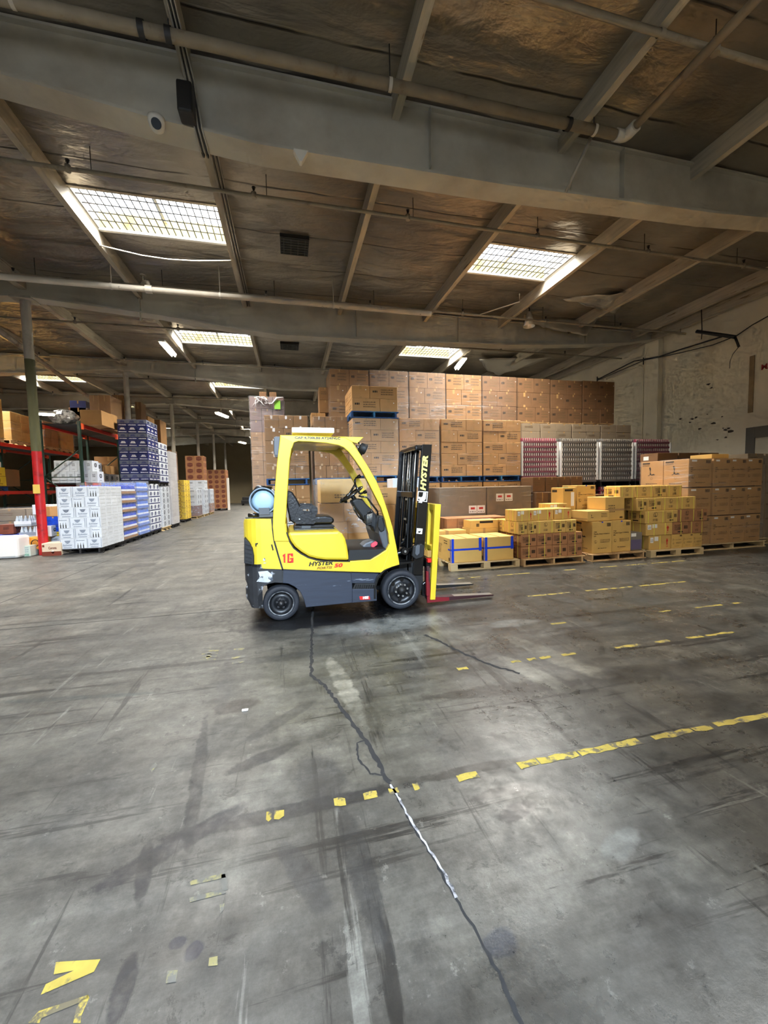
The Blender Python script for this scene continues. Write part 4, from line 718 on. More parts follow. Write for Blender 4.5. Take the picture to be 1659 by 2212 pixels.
# tilt gear and mast foot
mb = MB(); mb.prism(PF([(1080, 770), (1130, 756), (1148, 770), (1140, 835), (1095, 850), (1072, 830)], MYN), MYN-.05, MYN, mbm, 'y', .01); mb.prism(PF([(1100, 782), (1112, 764), (1126, 770), (1124, 818), (1108, 832), (1098, 820)], MYN-.06), MYN-.06, MYN-.05, mgry, 'y', .004)
x, z = pf(1032, 802, 4.76); mb.tube([(x, 4.72, z), (x, 4.86, z)], .045, mbk, 16); mb.tube([(x, 4.71, z), (x, 4.72, z)], .016, mst, 8); mb.tube([(x-.2, 4.8, z-.06), (x+.12, 4.8, z+.01)], .03, mbk, 10); fadd(mb, 'tilt_cylinder')
mb = MB(); mb.prism(PF([(1000, 860), (1060, 866), (1140, 860), (1140, 1000), (1120, 1060), (1060, 1020), (1000, 940)], 4.8), MYN+.04, MYF-.02, mbm); mb.prism(PF([(1142, 1000), (1160, 985), (1172, 1010), (1165, 1080), (1140, 1070)], MYN), MYN, MYN+.05, mbk, 'y', .004); fadd(mb, 'mast_foot')
# mast decals: upright lettering, framed emblem, warning label
mv_ = Vector((x_t-x_b, 0, z_t-z_b)).normalized(); mu_ = Vector((mv_.z, 0, -mv_.x))
def mpos(u, v): p = pf(u, v, MYN-.004); return Vector((p[0], MYN-.004, p[1]))
o_ = mpos(1158, 446); o2 = mpos(1172, 232); o3 = mpos(1128, 440); hgt = (mpos(1160, 440)-mpos(1126, 440)).length
mb = MB(); mb.text('HYSTER', mpos(1160, 442), mv_, -mu_, hgt, mdy, .05, .2, (mpos(1166, 232)-mpos(1160, 442)).length); fadd(mb, 'mast_lettering')
mb = MB()
def mquad(q, m, dy=0): mb.add([(mpos(u, v)+Vector((0, -dy, 0)))[:] for u, v in q], [tuple(range(len(q)))], m)
mquad([(1114, 444), (1174, 448), (1168, 510), (1108, 502)], mwht); mquad([(1119, 449), (1169, 453), (1163, 505), (1114, 498)], mbk, .001)
mquad([(1145, 453), (1164, 455), (1160, 492), (1150, 502), (1128, 500), (1116, 488), (1116, 478), (1134, 482), (1142, 474)], mwht, .002); mquad([(1124, 502), (1140, 506), (1138, 516), (1116, 513), (1118, 506), (1124, 508)], mwht, .001)
fadd(mb, 'mast_emblem')
mb = MB(); mquad([(1107, 666), (1142, 669), (1138, 702), (1104, 698)], mwht); mquad([(1110, 668), (1140, 671), (1139, 674), (1110, 671)], mdy, .001); mquad([(1112, 682), (1120, 686), (1130, 680), (1128, 692), (1118, 694)], mbk, .001); fadd(mb, 'warning_label')
# load backrest: row of upright yellow bars, long near bar
LY0, LY1 = 4.68, 5.56
def bar(y, u0, u1, v0, ub0, ub1, v1, th): mb = MB(); mb.prism(PF([(u0, v0), (u1, v0), (ub1, v1), (ub0, v1)], LY0), y, y+th, my, 'y', .004); fadd(mb, 'backrest_bar')
bar(LY0, 1216, 1252, 524, 1188, 1218, 1094, .05)
for y in (4.9, 5.13, 5.33, 5.51): bar(y, 1214, 1250, 524, 1200, 1234, 815, .05)
mb = MB(); p = pf(1216, 524, LY0); q = pf(1252, 560, LY0); mb.box(p[0], q[0], LY0+.05, LY1, q[1], p[1], my, .004); p = pf(1202, 790, LY0); mb.box(p[0], p[0]+.07, LY0+.05, LY1, p[1]-.03, p[1]+.03, my, .004); fadd(mb, 'backrest_rail')
mb = MB()
for v0, v1 in ((850, 905), (1020, 1060)): p = pf(1168, v0, LY0); q = pf(1196, v1, LY0); mb.box(p[0], q[0], LY0+.03, LY1, q[1], p[1], mbk, .006)
p = pf(1165, 925, LY0); q = pf(1183, 1070, LY0); mb.box(p[0]-.005, q[0]-.01, LY0-.01, LY0+.03, q[1], p[1], mrd2, .004); p = pf(1170, 848, LY0); mb.box(p[0], p[0]+.05, LY0-.02, LY0+.05, p[1]-.05, p[1], mred, .004); fadd(mb, 'fork_carriage')
for y, tip in ((4.70, 1570), (5.3, 1450)):
    hx, hz = pf(1185, 1095, 4.70); tx = pf(1570, 1075, 4.70)[0]; fo = MB(); X0 = hx-.035; zt = .075
    fo.prism([(X0, .5), (X0+.035, .5), (X0+.05, zt+.02), (tx-.02, .058), (tx, .05), (tx-.02, .04), (X0+.1, .028), (X0+.03, .03), (X0, .07)], y, y+.1, mat('fork dark', (52, 24, 28), .5) if y < 5 else mbm, 'y', .003)
    fo.box(X0+.16, tx-.015, y+.003, y+.097, .0, .0, mst) if 0 else None
    fo.prism([(X0-.004, .3), (X0+.03, .3), (X0+.055, zt+.021), (X0+.3, zt+.0), (X0+.3, .03), (X0, .028)], y-.002, y+.02, mrd2 if y < 5 else mbm); f = fadd(fo, 'fork_tine'); f['label'] = 'steel fork with a red heel' if y < 5 else 'steel fork'
    t = MB(); n = 8; vs = [(X0+.07, y+.002, zt+.0185), (tx-.02, y+.002, .0592), (tx-.02, y+.098, .0592), (X0+.07, y+.098, zt+.0185)]; t.add(vs, [(0, 1, 2, 3)], mst)
    t.v = [(v[0]-FO.x, v[1]-FO.y, v[2]-FO.z) for v in t.v]; t.build('worn_top_face', f)
# ================================================================ cartons, pallets, stacks
E_ = .0022
ink = mat('carton ink', (52, 40, 26), .8); inkl = mat('carton ink faint', (104, 80, 50), .8); tape = mat('clear tape', (176, 140, 92), .25); labelw = mat('paper label', (236, 232, 224), .7)
strapy = mat('yellow strap', (232, 222, 90), .35); bluet = mat('blue tape', (16, 62, 196), .4); redi = mat('red ink', (196, 40, 28), .7)
K1 = mat('kraft carton', (180, 136, 84), .75, var=.07, nscale=4, objvar=.09); K2 = mat('kraft carton brown', (142, 104, 62), .78, var=.08, nscale=4, objvar=.08); K3 = mat('kraft carton yellow', (206, 166, 92), .72, var=.05, nscale=4, objvar=.06)
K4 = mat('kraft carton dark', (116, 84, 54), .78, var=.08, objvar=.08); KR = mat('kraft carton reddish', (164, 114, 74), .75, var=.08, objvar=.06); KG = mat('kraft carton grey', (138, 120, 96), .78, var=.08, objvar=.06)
WH = mat('white carton', (206, 212, 220), .6, var=.05, objvar=.05); WHG = mat('white carton grey print', (128, 138, 154), .6); mat('beer side print', (172, 178, 178), .6); NAV = mat('navy carton', (26, 34, 92), .5, var=.1, objvar=.1); NAVG = mat('navy carton grey panel', (96, 100, 112), .5); YEL = mat('yellow carton', (232, 198, 44), .55, var=.06, objvar=.05); YELD = mat('yellow carton ink', (150, 112, 20), .6)
BLU = mat('blue pack', (22, 70, 190), .3, var=.2, nscale=14); GRN = mat('green pack', (24, 150, 116), .5, var=.15, nscale=9); REDC = mat('red carton', (112, 58, 44), .5, var=.15, nscale=8); BLK = mat('black carton', (26, 26, 28), .6)
blkd = mat('carton ink black', (24, 22, 22), .7)
class Box(MB):
    def __init__(s, w, d, h, m, ch=.006): super().__init__(); s.w, s.d, s.h = w, d, h; s.box(0, w, 0, d, 0, h, m, ch)
    def pt(s, face, u, v, e=E_):
        w, d, h = s.w, s.d, s.h
        return {'f': (u*w, -e, v*h), 'l': (-e, d*(1-u), v*h), 'r': (w+e, d*u, v*h), 't': (u*w, v*d, h+e), 'b': ((1-u)*w, d+e, v*h)}[face]
    def q(s, face, u0, u1, v0, v1, m, e=E_): return s.add([s.pt(face, *p, e) for p in ((u0, v0), (u1, v0), (u1, v1), (u0, v1))], [(0, 1, 2, 3)], m)
    def poly(s, face, pts, m, e=E_): return s.add([s.pt(face, *p, e) for p in pts], [tuple(range(len(pts)))], m)
    def tx(s, face, t, u0, v0, h, m, bold=.02, wf=None, e=E_, shear=0):
        """h = letter height as part of the face height; wf = width as part of face width"""
        a = Vector(s.pt(face, 0, 0, e)); U = Vector(s.pt(face, 1, 0, e))-a; V = Vector(s.pt(face, 0, 1, e))-a
        return s.text(t, Vector(s.pt(face, u0, v0, e)), U.normalized(), V.normalized(), h*V.length, m, bold, shear, wf*U.length if wf else None)
    def lines(s, face, u0, u1, vs, h, m, seed=1):
        r = random.Random(seed)
        for v in vs:
            u = u0
            while u < u1: L_ = r.uniform(.02, .07); s.q(face, u, min(u+L_, u1), v, v+h*r.uniform(.7, 1), m); u += L_+.014
    def bar(s, face, u0, u1, v0, v1, m, seed=3):
        r = random.Random(seed); u = u0
        while u < u1: L_ = r.uniform(.05, .14)*(u1-u0); s.q(face, u, min(u+L_, u1), v0, v1, m); u += L_*1.5
    def ring(s, face, u, v, r, m, t=.15, n=16, asp=1):
        a = [(u+r*cos(2*pi*k/n), v+r*asp*sin(2*pi*k/n)) for k in range(n)]; b = [(u+r*(1-t)*cos(2*pi*k/n), v+r*asp*(1-t)*sin(2*pi*k/n)) for k in range(n)]
        return s.add([s.pt(face, *p) for p in a+b], [(k, (k+1) % n, n+(k+1) % n, n+k) for k in range(n)], m)
def squig(s, face, u, v, sc, m, asp=1):
    P_ = [(0, 0), (.25, .1), (.3, .5), (.15, .9), (.3, 1), (.42, .8), (.36, .35), (.5, .1), (.75, .2), (1, .05), (.78, .02), (.5, .0), (.32, .08), (.1, -.05)]
    s.poly(face, [(u+(a-.5)*sc, v+(b-.5)*sc*asp) for a, b in P_], m)
def st_kraft(w, d, h, m, k=0):          # three printed lines and a small mark
    b = Box(w, d, h, m)
    for f_ in 'f':
        if w > .45: b.lines(f_, .1, .27, (.5,), .16, ink, 5); b.lines(f_, .4, .85, (.68, .5, .32), .1, inkl, 7+k); b.q(f_, .47, .53, .84, 1, tape); b.q(f_, .47, .53, .0, .12, tape)
        else: b.q(f_, .42, .56, .72, 1, tape); b.q(f_, .42, .56, 0, .16, tape)
        if k == 1: b.ring(f_, .78 if w < .45 else .93, .7, .02 if w > .45 else .03, labelw, .95, 10, w/h)
    b.lines('l', .2, .8, (.5, .3), .08, inkl, 3); b.q('t', .47, .53, 0, 1, tape); return b
def st_plain(w, d, h, m, k=0):
    b = Box(w, d, h, m); b.q('t', .46, .54, 0, 1, tape); b.q('f', .46, .54, .82, 1, tape)
    if k: b.lines('f', .15, .6, (.6, .45), .08, inkl, k+2); b.lines('l', .2, .7, (.6,), .08, inkl, k)
    return b
def vstraps(b, faces, us, m=strapy, w=.02):
    for f_ in faces:
        for u in us: b.q(f_, u-w, u+w, 0, 1, m, .004)
def st_strap(w, d, h, m, k=0):          # yellow-strapped carton: emblem, text block, bar code
    b = Box(w, d, h, m)
    for f_ in 'flr':
        if (k == 1) == (f_ == 'f'):
            b.ring(f_, .5, .7, .1, ink, .12, 16, (w if f_ == 'f' else d)/h); squig(b, f_, .5, .7, .13, ink, (w if f_ == 'f' else d)/h); b.lines(f_, .38, .62, (.3, .2), .05, ink, 4)
        else:
            b.lines(f_, .1, .5, (.74, .64, .54, .44, .34), .05, ink, 6); b.lines(f_, .32, .5, (.74, .64, .5, .4), .05, ink, 9); b.bar(f_, .68, .9, .42, .7, ink); b.q(f_, .3, .62, .14, .24, ink)
    vstraps(b, 'f', (.14, .86) if k == 1 else (.5,), w=.018); vstraps(b, 'lr', (.25, .75)); b.q('t', 0, 1, .48, .52, tape); b.q('t', .12, .16, 0, 1, strapy, .004); b.q('t', .84, .88, 0, 1, strapy, .004); return b
def st_arrow(w, d, h, m, k=0):          # up-arrow carton with two paper labels
    b = Box(w, d, h, m); b.q('f', .06, .2, .5, .88, labelw); b.q('f', .24, .42, .62, .92, labelw); b.lines('f', .08, .18, (.7, .6), .05, blkd); vstraps(b, 'f', (.5,) if k == 0 else (.3, .72), w=.015); vstraps(b, 'l', (.3, .7)); b.q('t', .2, .23, 0, 1, strapy, .004); b.q('t', .7, .73, 0, 1, strapy, .004)
    u = .82; b.poly('f', [(u-.02, .3), (u+.02, .3), (u+.02, .55), (u+.05, .55), (u, .8), (u-.05, .55), (u-.02, .55)], redi); b.tx('f', 'UP', u-.04, .14, .1, redi); b.q('t', 0, 1, .47, .53, tape); return b
def st_cup(w, d, h, m, k=0):            # tall plastic-cup carton
    b = Box(w, d, h, m)
    b.bar('f', .74, .93, .84, .95, ink, 5); b.tx('f', 'ITEM', .08, .66, .035, ink); b.tx('f', 'Plastic Cups Y700CC', .08, .59, .042, ink, .03, .8); b.tx('f', 'BFD', .08, .53, .035, ink)
    b.ring('f', .17, .37, .07, inkl, .12, 14, w/h); squig(b, 'f', .17, .37, .1, ink, w/h); b.lines('f', .4, .9, (.42, .38, .34), .018, inkl, 4); b.lines('f', .3, .72, (.15,), .02, ink, 2); b.q('f', .46, .54, .96, 1, bluet) if k == 1 else None
    if k == 2: b.q('f', .12, .34, .9, .96, labelw)
    b.q('l', .08, .42, .9, .95, ink); b.lines('l', .08, .4, (.86, .82), .015, ink, 3); squig(b, 'l', .5, .62, .34, ink, d/h); b.ring('l', .5, .34, .05, inkl, .2, 12, d/h); b.tx('l', 'MADE IN TAIWAN', .25, .12, .035, ink, .02, .5); b.q('t', 0, 1, .46, .54, tape); return b
def st_blue(w, d, h, m, k=0):           # blue-taped carton
    b = Box(w, d, h, m); b.q('f', 0, 1, .5, .58, bluet, .003); b.q('f', .02, .1, 0, 1, bluet, .0035); b.q('f', .9, .99, .45, 1, bluet, .0035); b.q('l', .96, 1, 0, .98, bluet, .003); b.q('l', .8, 1, .5, .57, bluet, .003)
    b.tx('l', 'L.', .3, .62, .1, ink); b.lines('l', .08, .26, (.66, .6, .54, .48, .42, .36, .3), .03, inkl, 4); b.lines('l', .5, .74, (.84, .74), .05, ink, 8); b.bar('l', .84, .93, .06, .2, ink); b.bar('f', .0, .0, 0, 0, ink); b.q('t', .47, .53, 0, 1, tape); squig(b, 't', .3, .4, .2, inkl, w/d)
    return b
def st_beer(w, d, h, m, k=0):           # white beverage case with crest and script, bottles on the short face
    b = Box(w, d, h, m, .004)
    for f_, W in (('f', w), ('r', d), ('l', d)):
        if W > .31 and f_ == 'f':
            b.ring(f_, .5, .68, .13, WHG, .3, 14, .5*W/h); b.poly(f_, [(.3, .82), (.7, .82), (.62, .6), (.5, .5), (.38, .6)], WHG); b.tx(f_, 'Budweiser', .2, .28, .2, WHG, .02, .6, shear=.2); b.q(f_, .25, .75, .1, .16, WHG)
            for u0 in (.04, .93): b.q(f_, u0, u0+.03, .06, .94, WHG)
        else:
            b.tx(f_, 'Budweiser', .1, .74, .13, WHG, .02, .75) if f_ == 'f' else b.lines(f_, .15, .85, (.7, .3), .04, MATS['beer side print'], 4)
            for u in () if f_ != 'f' else (.2, .45, .7): b.poly(f_, [(u-.05, .02), (u+.05, .02), (u+.05, .3), (u+.02, .42), (u+.02, .55), (u-.02, .55), (u-.02, .42), (u-.05, .3)], blkd)
    return b
def st_navy(w, d, h, m, k=0):
    b = Box(w, d, h, m, .004)
    for f_ in 'fr':
        b.q(f_, .0, 1, .42, .98, NAVG if k == 0 else NAV); b.poly(f_, [(.2, .5), (.8, .5), (.66, .82), (.34, .82)], labelw if k else NAV); b.lines(f_, .1, .9, (.14,), .12, labelw, 4+k)
    b.lines('t', .1, .9, (.2, .5, .8), .05, labelw, 3); return b
def st_navw(w, d, h, m, k=0):           # white case with navy band and a glass drawn on it
    b = Box(w, d, h, m, .004)
    for f_ in 'fr':
        b.q(f_, 0, 1, .0, .14, NAV); b.poly(f_, [(.38, .24), (.62, .24), (.66, .8), (.34, .8)], NAV); b.lines(f_, .06, .3, (.6, .45, .3), .08, WHG, 3); b.lines(f_, .7, .94, (.6, .45), .08, WHG, 5)
    return b
def st_wine(w, d, h, m, k=0):           # white carton with small black print
    b = Box(w, d, h, m, .004)
    for f_ in 'fr': b.lines(f_, .3, .7, (.72, .64, .56, .5), .04, blkd, 3+k); b.lines(f_, .3, .7, (.2,), .03, blkd, 4)
    b.ring('r', .5, .6, .2, blkd, .35, 14, d/h*.8); return b
def st_yel(w, d, h, m, k=0):
    b = Box(w, d, h, m, .004)
    for f_ in 'fr': b.ring(f_, .5, .6, .18, YELD, .3, 12, (w if f_ == 'f' else d)/h); b.lines(f_, .2, .8, (.2,), .12, YELD, 3); b.q(f_, 0, 1, 0, .05, YELD)
    return b
def st_brick(w, d, h, m, k=0):
    b = Box(w, d, h, m, .004)
    for f_ in 'fr': b.poly(f_, [(.2, .3), (.5, .15), (.8, .3), (.8, .75), (.5, .88), (.2, .75)], REDC); b.lines(f_, .25, .75, (.5,), .1, m, 3)
    return b
def st_can(w, d, h, m, k=0):            # shrink-wrapped pack of cans, rows of pale ends
    b = Box(w, d, h*.3, m, .003); b.h = h
    return b
_BM = {}
NM = {'kraft carton': 'kraft_carton', 'kraft carton brown': 'brown_carton', 'kraft carton yellow': 'tan_carton', 'kraft carton dark': 'dark_carton', 'kraft carton reddish': 'reddish_carton', 'kraft carton grey': 'grey_carton', 'white carton': 'white_carton'}
def carton(st, w, d, h, m, k, loc, name, label, cat='box', group=None):
    if name == 'shipping_carton': name = NM.get(m.name, name)
    key = (st.__name__, round(w, 3), round(d, 3), round(h, 3), m.name, k)
    if key not in _BM:
        o = st(w, d, h, m, k).build(name); _BM[key] = o.data
    else: o = link(name, _BM[key])
    o.location = loc; T(o, label, cat, group); return o
def brick(n0, x0, x1, y0, z0, rh, rows, pats, depth, st, m, name, desc, where, group, kind_k=None, gap=.004, y_layers=1, side=None, jit=.004):
    """courses of cartons; pats = list of width fractions per course; side 'l'/'r' adds the cartons seen on that flank"""
    W = x1-x0; out = []
    for r in range(rows):
        fr = pats[r % len(pats)]; t = sum(fr); x = x0
        for i, f_ in enumerate(fr):
            w = W*f_/t; k = kind_k(r, i) if kind_k else (r+i) % 2
            pos = ' '.join(t_ for t_ in (desc+',', row_word(r, rows)+' course,' if rows > 1 else '', col_word(i, len(fr))+',' if len(fr) > 1 else '', where) if t_)
            out.append(carton(st, w-gap, depth-gap, rh-.003, m, k, (x+gap/2, y0+rnd.uniform(-jit, jit), z0+r*rh), name, pos, 'box', group)); x += w
        for L_ in range(1, y_layers):
            if side in ('l', 'r', 'a') or r == rows-1:
                full = (r == rows-1) or side == 'a'
                idx = range(len(fr)) if full else ([0] if side == 'l' else [len(fr)-1]); xs_ = [x0+W*sum(fr[:i])/t for i in range(len(fr)+1)]
                for i in idx:
                    w = xs_[i+1]-xs_[i]; pos = ' '.join(t_ for t_ in (desc+',', row_word(r, rows)+' course,' if rows > 1 else '', ORD[L_]+' row,', col_word(i, len(fr))+',' if len(fr) > 1 else '', where) if t_)
                    out.append(carton(st, w-gap, depth-gap, rh-.003, m, (r+i) % 2, (xs_[i]+gap/2, y0+L_*depth, z0+r*rh), name, pos, 'box', group))
    return out
PW = mat('pallet wood', (196, 160, 112), .8, var=.12, nscale=5, objvar=.08, rgb2=(150, 112, 70), thr=.6); PB = mat('pallet blue', (14, 62, 112), .7, var=.2, nscale=5, rgb2=(40, 110, 150), thr=.62); PD = mat('pallet black', (24, 22, 24), .7); PL = mat('pallet pale', (206, 180, 134), .8, var=.1, objvar=.08)
_PAL = {}
def pallet(x0, y0, w, d, z, m, label, group=None, block=False):
    key = (round(w, 3), round(d, 3), m.name, block)
    if key in _PAL: o = copy_tree(_PAL[key], (x0, y0, z))
    else:
        o = empty('pallet', (x0, y0, z)); b = MB(); n = 7; bw = d/(n+ (n-1)*.45)
        for i in range(n): yy = i*bw*1.45; b.box(0, w, yy, yy+bw, .118, .138, m, .002)
        b.build('deck_boards', o); b = MB()
        for i in range(3): yy = i*(d-bw)/2; b.box(0, w, yy, yy+bw, 0, .018, m, .002)
        b.build('bottom_boards', o)
        for i in range(3):
            b = MB(); xx = i*(w-.09)/2
            if block:
                for j in range(3): yy = j*(d-.13)/2; MB().box(xx, xx+.09+(.0 if i == 2 else .04), yy, yy+.13, .019, .117, m, .003).build('support_block', o)
                continue
            else:
                yz = [(0, .019), (d*.12, .019)]; pts = [(0, .019), (d*.16, .019), (d*.2, .06), (d*.36, .06), (d*.4, .019), (d*.6, .019), (d*.64, .06), (d*.8, .06), (d*.84, .019), (d, .019), (d, .117), (0, .117)]
                b.prism(pts, xx+.002, xx+.042, m, 'x')
            b.build('stringer', o)
        if not block:
            pass
        _PAL[key] = o
    T(o, label, 'pallet', group); return o
def wrap(x0, x1, y0, y1, z0, z1, m, label, bulge=.012, top=False):
    """stretch film pulled round a load, slightly wrinkled"""
    mb = MB(); n = 10; h = z1-z0; per = [(x0, y0), (x1, y0), (x1, y1), (x0, y1)]; rows = 12; vs = []; ring = []
    for k in range(4):
        a, c = Vector((*per[k], 0)), Vector((*per[(k+1) % 4], 0))
        for i in range(n): ring.append((a.lerp(c, i/n), (c-a).cross(Vector((0, 0, 1))).normalized()))
    for j in range(rows+1):
        for i, (p, nn) in enumerate(ring):
            e = bulge+.01*noise.noise(Vector((p.x*3, p.y*3, j*.7))); q = p+nn*e; vs.append((q.x, q.y, z0+h*j/rows))
    R_ = len(ring); fs = [(j*R_+i, j*R_+(i+1) % R_, (j+1)*R_+(i+1) % R_, (j+1)*R_+i) for j in range(rows) for i in range(R_)]; mb.add(vs, fs, m, True)
    cx0, cy0 = (x0+x1)/2, (y0+y1)/2; mb.v = [(a-cx0, b-cy0, c-z0) for a, b, c in mb.v]; o = mb.build('stretch_wrap', None, (cx0, cy0, z0)); T(o, label, 'plastic wrap'); return o
film1 = film('stretch film', .85, stretch=(.22, .22, 8), base=.035, scale=6); film2 = film('stretch film heavy', 1.0, stretch=(.3, .3, 8), base=.12, scale=6); film4 = film('crinkled film', 1.5, tint=(240, 240, 242), stretch=(1.6, 1.6, 2.4), base=.14, scale=5); film3 = film('stretch film soft', .7, tint=(214, 222, 238), stretch=(2.5, 2.5, 2.5), base=.22, scale=3)
# ---------------------------------------------------------------- front row, right of the forklift
z0 = .14; FYR = 6.45
pallet(2.72, 6.42, 1.36, 1.1, 0, PL, 'pale wooden pallet under the two blue-taped cartons', block=True)
for i, (x0, x1) in enumerate(((2.76, 3.36), (3.39, 3.98))):
    x1_ = x1; carton(st_blue, x1-x0, .62, .43, K3, 0, (x0+(.0 if i else -.02), 6.47, z0), 'shipping_carton', ['tan carton banded with blue tape, left one on the front pallet', 'tan carton banded with blue tape, right one on the front pallet'][i])
carton(st_plain, .8, .34, .5, K3, 0, (2.55, 7.14, z0), 'shipping_carton', 'plain tan carton behind the left blue-taped carton')
carton(st_plain, .62, .36, .52, K3, 1, (3.42, 7.12, z0+.0), 'shipping_carton', 'tan carton with dark label strip behind the right blue-taped carton').data
b = Box(.6, .34, .16, K3); b.q('f', .32, .8, .62, .9, ink); b.q('t', .0, 1, .9, .98, bluet); b.bar('f', .2, .3, .2, .6, ink); o = b.build('shipping_carton', None, (3.44, 7.12, z0+.52)); T(o, 'low tan carton with a dark strip label above the blue-taped cartons', 'box')
# flat pallet load of small brown cartons behind
pallet(3.1, 7.5, 1.32, .54, 0, PW, 'wooden pallet under the low load of slim brown cartons')
brick(0, 3.1, 4.46, 7.51, z0, .235, 3, [[1]*6, [1]*6], .26, st_plain, KR, 'small_carton', 'slim brown carton', 'low load behind blue-taped cartons', 'slim brown cartons', side='t', y_layers=2)
pallet(4.12, 6.36, 1.32, 1.15, 0, PW, 'wooden pallet under the first yellow-strapped carton stack')
LST = 'strapped stack beside blue-taped cartons'
brick(0, 4.1, 5.42, 6.42, z0, .225, 2, [[1.4, 1.4, 1.4, 1.4]], .4, st_strap, KR, 'strapped_carton', 'reddish strapped carton', LST, 'reddish strapped cartons', kind_k=lambda r, i: 0, y_layers=3, side='l')
brick(0, 4.06, 5.3, 6.44, z0+.45, .235, 1, [[1.0, 1.0, 1.9, 1.3, 1.2]], .42, st_strap, K3, 'strapped_carton', 'tan strapped carton', 'third level of first strapped stack', 'tan strapped cartons', kind_k=lambda r, i: 1 if i == 2 else 0, y_layers=2, side='l')
zt = z0+.45+.235
for i, (x0, w, k) in enumerate(((4.06, .36, 1), (4.4, .46, 1), (4.9, .38, 0))): carton(st_arrow, w, .4, .21, K3, k, (x0, 6.5+.03*i, zt), 'strapped_carton', 'tan up-arrow carton, %s on top of the %s' % (['leftmost', 'middle one', 'rightmost'][i], LST))
carton(st_arrow, .42, .36, .22, K3, 0, (5.1, 6.98, zt+.06), 'strapped_carton', 'tan up-arrow carton set highest at the back of the first strapped stack'); 
brick(0, 5.0, 5.5, 6.98, z0, .29, 3, [[1]], .36, st_strap, K3, 'strapped_carton', 'tan strapped carton', 'rear right corner of first strapped stack', 'tan strapped cartons', kind_k=lambda r, i: 1)
# tall plastic-cup cartons
pallet(5.58, 6.36, 1.28, 1.15, 0, PW, 'rough wooden pallet under the tall plastic cup cartons')
for i, x0 in enumerate((5.66, 6.13)):
    carton(st_cup, .45, .5, .62, K3, 1, (x0, 6.44+.02*i, z0), 'cup_carton', ['tall tan cup carton, left one at the front of its pallet', 'tall tan cup carton, right one at the front of its pallet'][i])
    if i == 0: carton(st_cup, .45, .5, .62, K3, 0, (x0-.02, 6.97, z0), 'cup_carton', 'tall tan cup carton standing behind the left front one')
b = Box(.5, .46, .2, K3); squig(b, 'f', .2, .5, .14, ink, 2.4); b.lines('f', .62, .9, (.7, .55, .4), .06, ink); b.q('l', 0, 1, .2, .28, tape); o = b.build('shipping_carton', None, (5.6, 6.5, z0+.625)); T(o, 'low tan carton lying on the left tall cup carton', 'box')
b = Box(.52, .44, .46, K3); b.q('l', 0, 1, .4, .48, tape); b.q('f', 0, 1, .4, .48, tape); b.lines('f', .15, .5, (.6, .5, .34), .05, inkl); b.bar('f', .75, .9, .06, .14, ink); o = b.build('shipping_carton', None, (6.06, 6.56, z0+.625)); o.rotation_euler[2] = .12; T(o, 'large plain tan carton on top of the right tall cup carton', 'box')
carton(st_cup, .46, .46, .5, K3, 1, (5.86, 7.12, z0+.625+.2), 'cup_carton', 'tan cup carton with blue tape standing highest behind the plain carton')
carton(st_plain, .46, .46, .2, K3, 1, (5.86, 7.12, z0+.624), 'shipping_carton', 'low tan carton carrying the blue-taped cup carton')
b = Box(.3, .4, .48, K3); b.q('f', .1, .75, .84, .93, ink); b.q('f', .6, .86, .2, .8, labelw); b.q('l', .1, .5, .8, .9, ink); o = b.build('shipping_carton', None, (5.52, 7.1, z0+.625+.18)); T(o, 'narrow tan carton with a white label left of the cup carton', 'box')
carton(st_plain, .34, .4, .19, K3, 0, (5.5, 7.1, z0+.62), 'shipping_carton', 'small plain tan carton under the narrow labelled carton'); carton(st_plain, .4, .45, .62, K3, 0, (5.24, 7.4, z0), 'shipping_carton', 'tan carton in the gap between strapped stack and cup cartons')
b = Box(.3, .34, .36, mat('grey plastic', (120, 112, 104), .5)); b.q('f', .08, .92, .06, .6, mat('violet pack', (98, 90, 120), .4)); b.q('f', .1, .5, .78, .96, labelw); o = b.build('plastic_crate', None, (6.6, 6.5, z0)); T(o, 'small grey and violet crate at right end of the cup carton pallet', 'crate')
# second strapped stack
pallet(6.95, 6.34, 1.34, 1.12, 0, PL, 'pale wooden pallet under the second strapped carton stack', block=True)
L2 = 'second strapped stack'
def row2(z, h, items, y=6.42, lev=''):
    for i, (x0, w, st, m, k) in enumerate(items): carton(st, w, .42, h-.004, m, k, (x0, y+.01*i, z), 'strapped_carton', '%s, %s, %s of the second strapped stack' % ({'KR': 'reddish strapped carton', 'K3': 'tan strapped carton', 'A': 'tan up-arrow carton', 'C': 'upright tan cup carton'}['A' if st is st_arrow else 'C' if st is st_cup else 'KR' if m is KR else 'K3'], col_word(i, len(items)) or 'only one', lev))
row2(z0, .29, [(6.98, .55, st_arrow, K3, 0), (7.56, .28, st_cup, K3, 0), (7.85, .28, st_cup, K3, 0), (8.14, .24, st_cup, K3, 0)], lev='bottom level')
row2(z0+.29, .25, [(6.9, .66, st_arrow, K3, 1), (7.58, .42, st_strap, KR, 0), (8.02, .38, st_strap, KR, 1)], lev='second level')
row2(z0+.54, .25, [(6.88, .5, st_strap, K3, 1), (7.4, .3, st_strap, K3, 0), (7.72, .46, st_strap, KR, 1), (8.2, .3, st_strap, KR, 0)], lev='third level')
row2(z0+.79, .26, [(6.76, .24, st_strap, K3, 0), (7.02, .36, st_strap, K3, 0), (7.4, .44, st_strap, K3, 1), (7.86, .42, st_strap, K3, 1)], y=6.5, lev='fourth level')
row2(z0+1.05, .24, [(6.46, .34, st_strap, K3, 1), (6.82, .48, st_strap, K3, 1), (7.32, .32, st_strap, K3, 0), (7.66, .4, st_strap, K3, 1)], y=6.62, lev='top level')
